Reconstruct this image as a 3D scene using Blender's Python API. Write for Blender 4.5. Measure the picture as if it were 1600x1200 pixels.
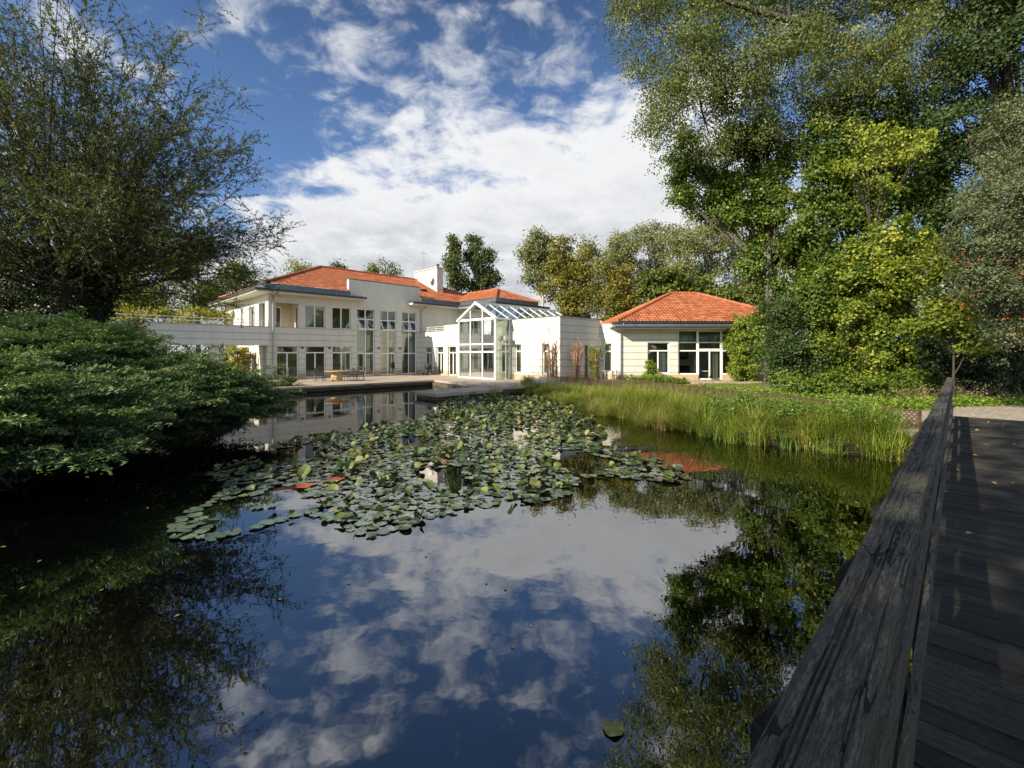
import bpy, bmesh, math, random
import numpy as np
R = math.radians
sc = bpy.context.scene
for o in list(bpy.data.objects): bpy.data.objects.remove(o)
COL = sc.collection

# ------------------------------------------------------------------ camera
cam = bpy.data.cameras.new("camera"); camo = bpy.data.objects.new("camera", cam); COL.objects.link(camo)
cam.sensor_fit = 'HORIZONTAL'; cam.sensor_width = 36; cam.lens = 15.75
cam.shift_y = -49/1600
cam.clip_start = 0.05; cam.clip_end = 3000
camo.location = (0, 0, 2.45); camo.rotation_euler = (R(90), 0, 0)
sc.camera = camo

# ------------------------------------------------------------------ sun, sky, exposure
SUN_EL = 28.0
SUN_DIR = (-0.80, -0.60)                                   # horizontal direction towards the sun
sun = bpy.data.lights.new("sun", 'SUN'); suno = bpy.data.objects.new("sun", sun); COL.objects.link(suno)
sun.energy = 5.0; sun.angle = R(0.5); sun.color = (1.0, 0.89, 0.70)
el = R(SUN_EL)
from mathutils import Vector, Matrix
sv = Vector((SUN_DIR[0]*math.cos(el), SUN_DIR[1]*math.cos(el), math.sin(el)))
suno.rotation_euler = sv.to_track_quat('Z', 'Y').to_euler()
suno.location = (-40, -30, 40)

vs = sc.view_settings
sc.display_settings.display_device = 'sRGB'
vs.view_transform = 'Standard'; vs.look = 'None'; vs.exposure = 0.80; vs.gamma = 1.0; vs.use_curve_mapping = False
cy = sc.cycles
cy.max_bounces = 7; cy.diffuse_bounces = 3; cy.glossy_bounces = 4; cy.transmission_bounces = 6; cy.transparent_max_bounces = 14
cy.sample_clamp_indirect = 6.0; cy.caustics_reflective = False; cy.caustics_refractive = False
cy.use_denoising = True

def build_world():
    w = bpy.data.worlds.new("World"); sc.world = w; w.use_nodes = True
    nt = w.node_tree; nt.nodes.clear()
    N = lambda t, **k: _n(nt, t, **k)
    L = nt.links.new
    out = N('ShaderNodeOutputWorld'); bg = N('ShaderNodeBackground')
    L(bg.outputs[0], out.inputs[0])
    sky = N('ShaderNodeTexSky'); sky.sky_type = 'NISHITA'; sky.sun_disc = False
    sky.sun_elevation = R(SUN_EL); sky.sun_rotation = math.atan2(SUN_DIR[0], SUN_DIR[1])
    sky.air_density = 1.0; sky.dust_density = 0.3; sky.ozone_density = 3.0; sky.altitude = 200
    tc = N('ShaderNodeTexCoord'); nrm = N('ShaderNodeVectorMath', operation='NORMALIZE')
    L(tc.outputs['Generated'], nrm.inputs[0])
    sep = N('ShaderNodeSeparateXYZ'); L(nrm.outputs[0], sep.inputs[0])
    def M(op, a, b=None, c=None, clamp=False):
        m = N('ShaderNodeMath', operation=op); m.use_clamp = clamp
        for i, v in enumerate((a, b, c)):
            if v is None: continue
            if isinstance(v, (int, float)): m.inputs[i].default_value = v
            else: L(v, m.inputs[i])
        return m.outputs[0]
    az = M('ARCTAN2', sep.outputs[0], sep.outputs[1])
    elv = M('ARCSINE', sep.outputs[2])
    # clouds lie on a sheet overhead: project the direction on it
    den = M('MAXIMUM', M('ADD', sep.outputs[2], 0.22), 0.05)
    px = M('DIVIDE', sep.outputs[0], den); py = M('DIVIDE', sep.outputs[1], den)
    cmb = N('ShaderNodeCombineXYZ'); L(px, cmb.inputs[0]); L(py, cmb.inputs[1])
    def noise(vec, scale, detail, rough, dist=0.0, off=(0,0,0), sc3=(1,1,1), rot=0.0):
        mp = N('ShaderNodeMapping'); L(vec, mp.inputs[0]); mp.inputs['Location'].default_value = off
        mp.inputs['Scale'].default_value = sc3; mp.inputs['Rotation'].default_value = (0, 0, rot)
        n = N('ShaderNodeTexNoise'); L(mp.outputs[0], n.inputs['Vector'])
        n.inputs['Scale'].default_value = scale; n.inputs['Detail'].default_value = detail
        n.inputs['Roughness'].default_value = rough; n.inputs['Distortion'].default_value = dist
        return n.outputs[0]
    n1 = noise(cmb.outputs[0], 2.6, 10, 0.60, 0.25, (3.1, 1.7, 0))
    n2 = noise(cmb.outputs[0], 7.5, 8, 0.62, 0.5, (8.1, 4.7, 0))
    wisp = noise(cmb.outputs[0], 2.4, 9, 0.66, 0.8, (1.0, 6.0, 0), (1.0, 2.1, 1), R(38))
    def blob(a0, e0, sa, se, amp, tilt=0.0):
        da = M('SUBTRACT', az, a0); de = M('SUBTRACT', M('SUBTRACT', elv, e0), M('MULTIPLY', da, tilt))
        q = M('ADD', M('POWER', M('ABSOLUTE', M('DIVIDE', da, sa)), 2), M('POWER', M('ABSOLUTE', M('DIVIDE', de, se)), 2))
        return M('MULTIPLY', M('EXPONENT', M('MULTIPLY', q, -1.0)), amp)
    # where the cloud bank stands (azimuth east of north, elevation) and where the sky is clear
    b = blob(0.03, 0.27, 0.36, 0.17, 0.55, 0.10)
    b = M('ADD', b, blob(0.32, 0.30, 0.22, 0.22, 0.35))
    b = M('ADD', b, blob(-0.36, 0.23, 0.20, 0.15, 0.46))
    b = M('ADD', b, blob(0.0, 0.06, 3.0, 0.13, 0.46))
    b = M('ADD', b, blob(-0.52, 0.43, 0.13, 0.12, -0.36))
    b = M('ADD', b, blob(0.02, 0.56, 0.16, 0.07, -0.16))
    b = M('ADD', b, blob(-0.12, 0.46, 0.20, 0.09, 0.14))
    b = M('ADD', b, blob(0.16, 0.50, 0.10, 0.05, -0.10))
    b = M('ADD', b, blob(0.30, 0.58, 0.12, 0.07, -0.16))
    b = M('ADD', b, blob(-0.02, 0.98, 1.2, 0.26, -0.16))
    b = M('ADD', b, blob(2.6, 0.5, 1.3, 0.6, 0.14)); b = M('ADD', b, blob(-2.6, 0.5, 1.3, 0.6, 0.10))
    d = M('ADD', M('ADD', M('MULTIPLY', M('SUBTRACT', n1, 0.5), 1.35), M('MULTIPLY', M('SUBTRACT', n2, 0.5), 0.85)), b)
    def smooth(v, lo, hi):
        m = N('ShaderNodeMapRange', interpolation_type='SMOOTHSTEP'); L(v, m.inputs[0])
        m.inputs[1].default_value = lo; m.inputs[2].default_value = hi
        return m.outputs[0]
    cum = smooth(d, 0.06, 0.42)
    pf = noise(cmb.outputs[0], 9.0, 7, 0.58, 0.35, (2.4, 7.1, 0)); pf2 = noise(cmb.outputs[0], 2.2, 4, 0.55, 0.3, (9.4, 3.3, 0))
    wb = blob(-0.36, 0.58, 0.34, 0.12, 0.17, -0.35); wb = M('ADD', wb, blob(0.05, 0.62, 0.12, 0.07, -0.10)); wb = M('ADD', wb, blob(-0.12, 0.42, 0.20, 0.12, 0.10)); wb = M('ADD', wb, blob(0.17, 0.52, 0.07, 0.14, 0.10))
    wb = M('ADD', wb, blob(-0.50, 0.36, 0.11, 0.10, -0.25))
    pd = M('ADD', M('ADD', M('ADD', M('MULTIPLY', M('SUBTRACT', pf, 0.5), 1.15), M('MULTIPLY', M('SUBTRACT', pf2, 0.5), 0.75)), M('MULTIPLY', M('SUBTRACT', wisp, 0.5), 0.45)), wb)
    wmask = M('MULTIPLY', smooth(pd, 0.01, 0.42), 0.78)
    mask = M('MAXIMUM', cum, wmask)
    # thick parts turn grey underneath, edges and tops stay white
    thick = smooth(d, 0.25, 0.95)
    n3 = noise(cmb.outputs[0], 3.4, 6, 0.55, 0.2, (5.5, 2.2, 0))
    low = smooth(elv, 0.36, 0.08)
    n4 = noise(cmb.outputs[0], 6.0, 7, 0.6, 0.4, (1.5, 9.2, 0))
    gfac = M('MULTIPLY', M('ADD', M('MULTIPLY', low, 0.95), M('MULTIPLY', thick, 0.55)), M('ADD', M('MULTIPLY', smooth(n3, 0.30, 0.62), 0.65), M('MULTIPLY', smooth(n4, 0.35, 0.68), 0.55)), clamp=True)
    cr = N('ShaderNodeMix', data_type='RGBA'); L(gfac, cr.inputs[0])
    cr.inputs[6].default_value = (0.525, 0.53, 0.54, 1); cr.inputs[7].default_value = (0.35, 0.365, 0.385, 1)
    # deep, polarised-looking blue
    g = N('ShaderNodeGamma'); L(sky.outputs[0], g.inputs[0]); g.inputs[1].default_value = 1.0
    mul = N('ShaderNodeVectorMath', operation='MULTIPLY'); L(g.outputs[0], mul.inputs[0]); mul.inputs[1].default_value = (0.066, 0.074, 0.086)
    dk = M('SUBTRACT', 1.0, M('MULTIPLY', smooth(elv, 0.42, 0.85), 0.42)); pol = N('ShaderNodeVectorMath', operation='SCALE'); L(mul.outputs[0], pol.inputs[0]); L(dk, pol.inputs['Scale']); mul = pol
    mx = N('ShaderNodeMix', data_type='RGBA'); L(mask, mx.inputs[0]); L(mul.outputs[0], mx.inputs[6]); L(cr.outputs[2], mx.inputs[7])
    # fill added by brightening and warming the sky behind camera, on the sun side
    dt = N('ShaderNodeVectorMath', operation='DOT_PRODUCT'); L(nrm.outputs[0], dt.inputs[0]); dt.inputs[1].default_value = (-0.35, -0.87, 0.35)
    sky_fill = M('ADD', 1.0, M('MULTIPLY', smooth(dt.outputs['Value'], -0.15, 0.75), 1.35))
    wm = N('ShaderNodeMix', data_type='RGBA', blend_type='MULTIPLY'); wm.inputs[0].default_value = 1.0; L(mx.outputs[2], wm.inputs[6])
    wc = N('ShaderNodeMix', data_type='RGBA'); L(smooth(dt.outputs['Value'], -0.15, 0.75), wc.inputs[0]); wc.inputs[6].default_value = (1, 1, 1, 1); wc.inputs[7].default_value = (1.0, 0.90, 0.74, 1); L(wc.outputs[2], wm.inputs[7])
    L(wm.outputs[2], bg.inputs[0]); L(sky_fill, bg.inputs[1])

def _n(nt, t, **k):
    n = nt.nodes.new(t)
    for a, v in k.items(): setattr(n, a, v)
    return n
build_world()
# ------------------------------------------------------------------ materials
def mat(name, base=(.5,.5,.5), rough=.6, spec=.5, metal=0.0):
    m = bpy.data.materials.new(name); m.use_nodes = True
    p = m.node_tree.nodes['Principled BSDF']
    p.inputs['Base Color'].default_value = (*base, 1); p.inputs['Roughness'].default_value = rough
    p.inputs['Specular IOR Level'].default_value = spec; p.inputs['Metallic'].default_value = metal
    return m, m.node_tree, p
def ramp(nt, fac, stops, interp='LINEAR'):
    r = _n(nt, 'ShaderNodeValToRGB'); e = r.color_ramp.elements; r.color_ramp.interpolation = interp
    while len(e) < len(stops): e.new(0.5)
    for i, (p, c) in enumerate(stops): e[i].position = p; e[i].color = (*c, 1) if len(c) == 3 else c
    if fac is not None: nt.links.new(fac, r.inputs[0])
    return r.outputs[0]
def objcoord(nt, scale=(1,1,1), which='Object'):
    tc = _n(nt, 'ShaderNodeTexCoord'); mp = _n(nt, 'ShaderNodeMapping'); nt.links.new(tc.outputs[which], mp.inputs[0])
    mp.inputs['Scale'].default_value = scale
    return mp.outputs[0]
def tnoise(nt, vec, scale, detail=5, rough=.6, dist=0):
    n = _n(nt, 'ShaderNodeTexNoise'); nt.links.new(vec, n.inputs['Vector'])
    n.inputs['Scale'].default_value = scale; n.inputs['Detail'].default_value = detail
    n.inputs['Roughness'].default_value = rough; n.inputs['Distortion'].default_value = dist
    return n.outputs[0]
def bump(nt, p, h, strength=.4, dist=.02):
    b = _n(nt, 'ShaderNodeBump'); b.inputs['Strength'].default_value = strength; b.inputs['Distance'].default_value = dist
    nt.links.new(h, b.inputs['Height']); nt.links.new(b.outputs[0], p.inputs['Normal'])
def mth(nt, op, a, b=None, clamp=False):
    m = _n(nt, 'ShaderNodeMath', operation=op); m.use_clamp = clamp
    for i, v in enumerate((a, b)):
        if v is None: continue
        if isinstance(v, (int, float)): m.inputs[i].default_value = v
        else: nt.links.new(v, m.inputs[i])
    return m.outputs[0]
def mixc(nt, fac, a, b, mode='MIX'):
    m = _n(nt, 'ShaderNodeMix', data_type='RGBA', blend_type=mode)
    for i, v in ((0, fac), (6, a), (7, b)):
        if isinstance(v, (int, float)): m.inputs[i].default_value = v
        elif isinstance(v, tuple): m.inputs[i].default_value = (*v, 1)
        else: nt.links.new(v, m.inputs[i])
    return m.outputs[2]

def noisy(name, c0, c1, scale=3, rough=.7, bmp=.3, bscale=None, spec=.4, metal=0, sc3=(1,1,1), c2=None):
    m, nt, p = mat(name, rough=rough, spec=spec, metal=metal)
    v = objcoord(nt, sc3); n = tnoise(nt, v, scale, 6, .65)
    st = [(.3, c0), (.7, c1)] if c2 is None else [(.25, c0), (.52, c1), (.75, c2)]
    nt.links.new(ramp(nt, n, st), p.inputs['Base Color'])
    if bmp: bump(nt, p, tnoise(nt, v, bscale or scale*6, 4, .7), bmp, .01)
    return m

def wall_mat(name, groove_top, col=(.65,.63,.57), plinth=True, gap=.49, z0=4.0):
    """painted render with horizontal joints every half metre below groove_top and a sandstone plinth"""
    m, nt, p = mat(name, rough=.75, spec=.25)
    tc = _n(nt, 'ShaderNodeTexCoord'); sp = _n(nt, 'ShaderNodeSeparateXYZ'); nt.links.new(tc.outputs['Object'], sp.inputs[0])
    z = sp.outputs[2]
    v = objcoord(nt, (.7, .7, .18)); st = tnoise(nt, v, 2.2, 7, .68)
    vb = objcoord(nt, (1, 1, 1)); nb = tnoise(nt, vb, .6, 4, .6)
    c = mixc(nt, ramp(nt, st, [(.42, (0,0,0)), (.72, (.8,)*3)]), col, tuple(k*.80 for k in col))
    c = mixc(nt, ramp(nt, nb, [(.35, (0,0,0)), (.7, (.35,)*3)]), c, tuple(k*t for k, t in zip(col, (.94, .90, .82))))
    ph = mth(nt, 'ABSOLUTE', mth(nt, 'SUBTRACT', mth(nt, 'FRACT', mth(nt, 'DIVIDE', mth(nt, 'ADD', mth(nt, 'SUBTRACT', z, z0), 49.0 + gap*.5), gap)), .5))
    line = mth(nt, 'MULTIPLY', mth(nt, 'LESS_THAN', ph, .042), mth(nt, 'LESS_THAN', z, groove_top))
    c = mixc(nt, mth(nt, 'MULTIPLY', line, .62), c, (.16, .145, .12))
    h = mth(nt, 'SUBTRACT', 1.0, line)
    if plinth:
        pn = tnoise(nt, vb, 5, 6, .7)
        pc = ramp(nt, pn, [(.3, (.40,.27,.16)), (.7, (.56,.42,.28))])
        c = mixc(nt, mth(nt, 'LESS_THAN', z, .42), c, pc)
    nt.links.new(c, p.inputs['Base Color'])
    bump(nt, p, h, .6, .02)
    return m

def leaf_mat(name, stops, trans=.30, rough=.55, spec=.35):
    m = bpy.data.materials.new(name); m.use_nodes = True; nt = m.node_tree
    p = nt.nodes['Principled BSDF']; out = nt.nodes['Material Output']
    at = _n(nt, 'ShaderNodeAttribute', attribute_name='tint')
    c = ramp(nt, at.outputs['Fac'], stops)
    nt.links.new(c, p.inputs['Base Color']); p.inputs['Roughness'].default_value = rough; p.inputs['Specular IOR Level'].default_value = spec
    tr = _n(nt, 'ShaderNodeBsdfTranslucent')
    tcx = mixc(nt, 1.0, c, (1.25, 1.3, .55), 'MULTIPLY'); nt.links.new(tcx, tr.inputs[0])
    mx = _n(nt, 'ShaderNodeMixShader'); mx.inputs[0].default_value = trans
    nt.links.new(p.outputs[0], mx.inputs[1]); nt.links.new(tr.outputs[0], mx.inputs[2]); nt.links.new(mx.outputs[0], out.inputs[0])
    return m

def glass_mat(name, tint=(.72,.78,.76), refl=.10):
    m = bpy.data.materials.new(name); m.use_nodes = True; nt = m.node_tree; nt.nodes.clear()
    out = _n(nt, 'ShaderNodeOutputMaterial'); t = _n(nt, 'ShaderNodeBsdfTransparent'); g = _n(nt, 'ShaderNodeBsdfGlossy')
    t.inputs[0].default_value = (*tint, 1); g.inputs['Roughness'].default_value = .01; g.inputs[0].default_value = (.95, .97, .97, 1)
    lw = _n(nt, 'ShaderNodeFresnel'); lw.inputs[0].default_value = 1.5
    f = mth(nt, 'ADD', mth(nt, 'MULTIPLY', lw.outputs[0], .8), refl, True)
    tcn = objcoord(nt); nz = tnoise(nt, tcn, .9, 2, .5); b = _n(nt, 'ShaderNodeBump'); b.inputs['Strength'].default_value = .05; b.inputs['Distance'].default_value = .05
    nt.links.new(nz, b.inputs['Height']); nt.links.new(b.outputs[0], g.inputs['Normal'])
    mx = _n(nt, 'ShaderNodeMixShader'); nt.links.new(f, mx.inputs[0]); nt.links.new(t.outputs[0], mx.inputs[1]); nt.links.new(g.outputs[0], mx.inputs[2])
    nt.links.new(mx.outputs[0], out.inputs[0])
    return m

# ------------------------------------------------------------------ objects
def tag(o, label=None, cat=None, group=None, kind=None):
    if label: o['label'] = label
    if cat: o['category'] = cat
    if group: o['group'] = group
    if kind: o['kind'] = kind
    return o
def empty(name, loc=(0,0,0), rz=0.0, label=None, cat=None, group=None):
    o = bpy.data.objects.new(name, None); COL.objects.link(o); o.location = loc; o.rotation_euler = (0, 0, rz)
    o.empty_display_size = .3
    return tag(o, label, cat, group)
def children_of(o): return list(o.children)
def copy_tree(o, parent=None):
    c = o.copy(); COL.objects.link(c)
    if parent is not None: c.parent = parent
    for ch in children_of(o): copy_tree(ch, c)
    return c

class MB:
    """collects boxes, bars, tubes and polygons; build() links them as one mesh object"""
    def __init__(s): s.v = []; s.f = []; s.t = []
    def add(s, vs, fs, tint=0.5):
        b = len(s.v); s.v += [tuple(p) for p in vs]; s.f += [[b+i for i in f] for f in fs]; s.t += [tint]*len(fs); return s
    def box(s, x0, x1, y0, y1, z0, z1, tint=.5):
        vs = [(x0,y0,z0),(x1,y0,z0),(x1,y1,z0),(x0,y1,z0),(x0,y0,z1),(x1,y0,z1),(x1,y1,z1),(x0,y1,z1)]
        return s.add(vs, [(0,3,2,1),(4,5,6,7),(0,1,5,4),(1,2,6,5),(2,3,7,6),(3,0,4,7)], tint)
    def obox(s, fn, a0, a1, d0, d1, z0, z1, tint=.5):
        vs = [fn(a,d,z) for z in (z0,z1) for a, d in ((a0,d0),(a1,d0),(a1,d1),(a0,d1))]
        return s.add(vs, [(0,3,2,1),(4,5,6,7),(0,1,5,4),(1,2,6,5),(2,3,7,6),(3,0,4,7)], tint)
    def bar(s, p, q, w, h, up=(0,0,1), tint=.5, w2=None, h2=None):
        p = Vector(p); q = Vector(q); d = (q-p).normalized(); u = Vector(up)
        if abs(d.dot(u)) > .98: u = Vector((1,0,0))
        sd = d.cross(u).normalized(); u = sd.cross(d).normalized(); w2 = w2 or w; h2 = h2 or h
        vs = []
        for c, ww, hh in ((p,w,h),(q,w2,h2)):
            for a, b in ((-1,-1),(1,-1),(1,1),(-1,1)): vs.append(c + sd*a*ww/2 + u*b*hh/2)
        return s.add(vs, [(0,3,2,1),(4,5,6,7),(0,1,5,4),(1,2,6,5),(2,3,7,6),(3,0,4,7)], tint)
    def tube(s, pts, rad, n=8, tint=.5, cap=True):
        pts = [Vector(p) for p in pts]
        if not isinstance(rad, (list, tuple)): rad = [rad]*len(pts)
        b0 = len(s.v); up = None
        for i, p in enumerate(pts):
            d = (pts[min(i+1,len(pts)-1)] - pts[max(i-1,0)])
            d = d.normalized() if d.length > 1e-9 else Vector((0,0,1))
            if up is None: up = Vector((1,0,0)) if abs(d.x) < .9 else Vector((0,1,0))
            sd = d.cross(up).normalized(); up = sd.cross(d).normalized()
            for k in range(n):
                a = 2*math.pi*k/n; s.v.append(tuple(p + (sd*math.cos(a)+up*math.sin(a))*rad[i]))
        m = len(pts)
        for i in range(m-1):
            for k in range(n):
                s.f.append([b0+i*n+k, b0+i*n+(k+1)%n, b0+(i+1)*n+(k+1)%n, b0+(i+1)*n+k]); s.t.append(tint)
        if cap:
            s.f.append([b0+k for k in reversed(range(n))]); s.f.append([b0+(m-1)*n+k for k in range(n)]); s.t += [tint]*2
        return s
    def lathe(s, prof, c=(0,0,0), n=16, tint=.5):
        b0 = len(s.v); m = len(prof)
        for r, z in prof:
            for k in range(n):
                a = 2*math.pi*k/n; s.v.append((c[0]+r*math.cos(a), c[1]+r*math.sin(a), c[2]+z))
        for i in range(m-1):
            for k in range(n): s.f.append([b0+i*n+k, b0+i*n+(k+1)%n, b0+(i+1)*n+(k+1)%n, b0+(i+1)*n+k]); s.t.append(tint)
        s.f.append([b0+k for k in reversed(range(n))]); s.f.append([b0+(m-1)*n+k for k in range(n)]); s.t += [tint]*2
        return s
    def prism(s, poly, z0, z1, tint=.5):
        n = len(poly); vs = [(x,y,z0) for x,y in poly] + [(x,y,z1) for x,y in poly]
        return s.add(vs, [list(reversed(range(n))), list(range(n,2*n))] + [[i,(i+1)%n,n+(i+1)%n,n+i] for i in range(n)], tint)
    def wall(s, fn, a0, a1, z0, z1, holes, th):
        A = sorted({a0,a1,*[h[0] for h in holes],*[h[1] for h in holes]}); Z = sorted({z0,z1,*[h[2] for h in holes],*[h[3] for h in holes]})
        A = [a for a in A if a0 <= a <= a1]; Z = [z for z in Z if z0 <= z <= z1]
        def solid(i, j):
            if i < 0 or j < 0 or i >= len(A)-1 or j >= len(Z)-1: return False
            a = (A[i]+A[i+1])/2; z = (Z[j]+Z[j+1])/2
            return not any(h[0] < a < h[1] and h[2] < z < h[3] for h in holes)
        for i in range(len(A)-1):
            for j in range(len(Z)-1):
                if not solid(i, j): continue
                p, q, r, t = A[i], A[i+1], Z[j], Z[j+1]
                s.add([fn(p,0,r),fn(q,0,r),fn(q,0,t),fn(p,0,t)], [(0,1,2,3)])
                s.add([fn(p,th,r),fn(q,th,r),fn(q,th,t),fn(p,th,t)], [(3,2,1,0)])
                if not solid(i-1,j): s.add([fn(p,0,r),fn(p,0,t),fn(p,th,t),fn(p,th,r)], [(0,1,2,3)])
                if not solid(i+1,j): s.add([fn(q,0,r),fn(q,0,t),fn(q,th,t),fn(q,th,r)], [(3,2,1,0)])
                if not solid(i,j-1): s.add([fn(p,0,r),fn(q,0,r),fn(q,th,r),fn(p,th,r)], [(3,2,1,0)])
                if not solid(i,j+1): s.add([fn(p,0,t),fn(q,0,t),fn(q,th,t),fn(p,th,t)], [(0,1,2,3)])
        return s
    def build(s, name, m, parent=None, loc=None, rz=0.0, smooth=False, bevel=0.0, recalc=True, tints=False):
        me = bpy.data.meshes.new(name); me.from_pydata(s.v, [], s.f)
        if recalc or bevel:
            bm = bmesh.new(); bm.from_mesh(me)
            if recalc: bmesh.ops.recalc_face_normals(bm, faces=bm.faces)
            if bevel: bmesh.ops.bevel(bm, geom=[e for e in bm.edges if len(e.link_faces) == 2 and e.calc_face_angle(0) > .6], offset=bevel, segments=2, affect='EDGES', clamp_overlap=True)
            bm.to_mesh(me); bm.free()
        if tints and not bevel: me.attributes.new('tint', 'FLOAT', 'FACE').data.foreach_set('value', np.array(s.t, dtype=np.float32))
        me.materials.append(m); me.update()
        if smooth: me.polygons.foreach_set('use_smooth', [True]*len(me.polygons))
        o = bpy.data.objects.new(name, me); COL.objects.link(o)
        if parent is not None: o.parent = parent
        if loc is not None: o.location = loc
        o.rotation_euler = (0, 0, rz)
        return o

def np_mesh(name, V, F, m, parent=None, tint=None, smooth=False):
    """V (n,3), F (k,4) or (k,3) numpy -> mesh object"""
    me = bpy.data.meshes.new(name); k, c = F.shape
    me.vertices.add(len(V)); me.vertices.foreach_set('co', np.ascontiguousarray(V, dtype=np.float32).ravel())
    me.loops.add(k*c); me.loops.foreach_set('vertex_index', np.ascontiguousarray(F, dtype=np.int32).ravel())
    me.polygons.add(k); me.polygons.foreach_set('loop_start', np.arange(0, k*c, c, dtype=np.int32))
    if smooth: me.polygons.foreach_set('use_smooth', np.ones(k, dtype=bool))
    if tint is not None: me.attributes.new('tint', 'FLOAT', 'FACE').data.foreach_set('value', np.ascontiguousarray(tint, dtype=np.float32))
    me.materials.append(m); me.update(calc_edges=True)
    o = bpy.data.objects.new(name, me); COL.objects.link(o)
    if parent is not None: o.parent = parent
    return o

def FX(y0): return lambda a, d, z: (a, y0 + d, z)          # wall facing -y, a runs along x
def FY(x0): return lambda a, d, z: (x0 + d, a, z)          # wall facing -x, a runs along y
M_ = {}
M_['wall'] = wall_mat('villa_wall', 4.05)
M_['wall_annex'] = wall_mat('annex_wall', 9.0, (.64,.62,.56))
M_['wall_pav'] = wall_mat('pavilion_wall', 9.0, (.64,.62,.56))
M_['stucco'] = wall_mat('stucco', -1, (.64,.56,.42), plinth=False)
M_['soffit'] = mat('soffit', (.72,.67,.56), .8)[0]
M_['concrete'] = noisy('grey_concrete', (.42,.42,.40), (.56,.56,.54), 1.5, .85, .3)
M_['frame'] = mat('white_frame', (.80,.80,.77), .35)[0]
M_['zinc'] = noisy('zinc', (.10,.125,.145), (.20,.235,.26), 3, .38, .1, metal=.6)
M_['gutter'] = noisy('dark_gutter', (.035,.04,.045), (.075,.08,.09), 4, .45, .1, metal=.3)
M_['pipe'] = noisy('downpipe', (.30,.29,.27), (.42,.41,.39), 4, .45, .1, metal=.5)
M_['glass'] = glass_mat('window_glass', (.84,.88,.85), .05)
M_['glass_roof'] = glass_mat('roof_glass', (.72,.79,.78), .28)
M_['glass_clear'] = glass_mat('conservatory_glass', (.86,.92,.88), .04)
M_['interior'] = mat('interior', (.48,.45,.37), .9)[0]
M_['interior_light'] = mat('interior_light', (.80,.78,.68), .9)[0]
M_['floor_in'] = noisy('interior_floor', (.20,.13,.08), (.30,.20,.12), 4, .5, .1)
M_['curtain'] = noisy('curtain', (.52,.51,.46), (.66,.65,.60), 2.0, .9, .5, 14, sc3=(6,6,.3))
M_['blind'] = noisy('blind', (.36,.30,.16), (.42,.36,.20), 2.0, .9, .2, 30, sc3=(.4,.4,6))
M_['dark_wood'] = noisy('dark_wood', (.06,.035,.02), (.12,.07,.04), 3, .6, .3, sc3=(1,1,6))
M_['iron'] = mat('dark_iron', (.022,.021,.020), .5)[0]
M_['rail'] = mat('railing_paint', (.62,.60,.55), .5)[0]
M_['black'] = mat('black_plastic', (.015,.015,.016), .55)[0]

def tile_mat():
    m, nt, p = mat('clay_tiles', rough=.62, spec=.35)
    at = _n(nt, 'ShaderNodeAttribute', attribute_name='tint')
    v = objcoord(nt); n = tnoise(nt, v, 1.1, 6, .65); n2 = tnoise(nt, v, 9, 3, .6)
    c = ramp(nt, at.outputs['Fac'], [(0, (.25,.075,.032)), (.5, (.40,.125,.052)), (1, (.52,.20,.095))])
    c = mixc(nt, ramp(nt, n, [(.45,(0,0,0)), (.8,(.6,)*3)]), c, (.24,.10,.06))
    c = mixc(nt, ramp(nt, n2, [(.60,(0,0,0)), (.8,(.35,)*3)]), c, (.20,.10,.06))
    nt.links.new(c, p.inputs['Base Color']); return m
M_['tile'] = tile_mat()

def paving_mat():
    m, nt, p = mat('paving', rough=.8, spec=.3)
    v = objcoord(nt); br = _n(nt, 'ShaderNodeTexBrick'); nt.links.new(v, br.inputs['Vector'])
    br.inputs['Scale'].default_value = 2.0; br.inputs['Mortar Size'].default_value = .012; br.inputs['Color1'].default_value = (.50,.42,.34,1)
    br.inputs['Color2'].default_value = (.42,.35,.28,1); br.inputs['Mortar'].default_value = (.20,.17,.13,1); br.offset = 0.5
    n = tnoise(nt, v, .8, 8, .7); c = mixc(nt, ramp(nt, n, [(.38,(0,0,0)), (.7,(.75,)*3)]), br.outputs[0], (.24,.20,.15))
    nt.links.new(c, p.inputs['Base Color']); bump(nt, p, br.outputs['Fac'], -.3, .01); return m
M_['paving'] = paving_mat()
M_['pondwall'] = noisy('pond_wall', (.045,.035,.022), (.13,.105,.075), 1.8, .8, .6, sc3=(1,1,2.5))

def water_mat():
    m, nt, p = mat('pond_water', (.0010,.0014,.0013), .012, .5)
    p.inputs['IOR'].default_value = 3.6
    v = objcoord(nt, (1,1,1)); n = tnoise(nt, v, 1.6, 3, .5); n2 = tnoise(nt, v, 7.0, 2, .5)
    h = mth(nt, 'ADD', n, mth(nt, 'MULTIPLY', n2, .10)); bump(nt, p, h, .028, .08)
    return m
M_['water'] = water_mat()

def ground_mat():
    m, nt, p = mat('ground', rough=.95, spec=.15)
    v = objcoord(nt); n = tnoise(nt, v, .35, 8, .65); n2 = tnoise(nt, v, 9, 6, .7)
    c = ramp(nt, n, [(.30,(.055,.075,.018)), (.5,(.10,.12,.028)), (.72,(.155,.145,.045))])
    c = mixc(nt, ramp(nt, n2, [(.4,(0,0,0)), (.75,(.7,)*3)]), c, (.05,.045,.02))
    sp = _n(nt, 'ShaderNodeSeparateXYZ'); nt.links.new(v, sp.inputs[0])
    c = mixc(nt, mth(nt, 'LESS_THAN', sp.outputs[2], .20), c, (.022,.018,.011))
    nt.links.new(c, p.inputs['Base Color']); bump(nt, p, n2, .8, .05); return m
M_['ground'] = ground_mat()

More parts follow.
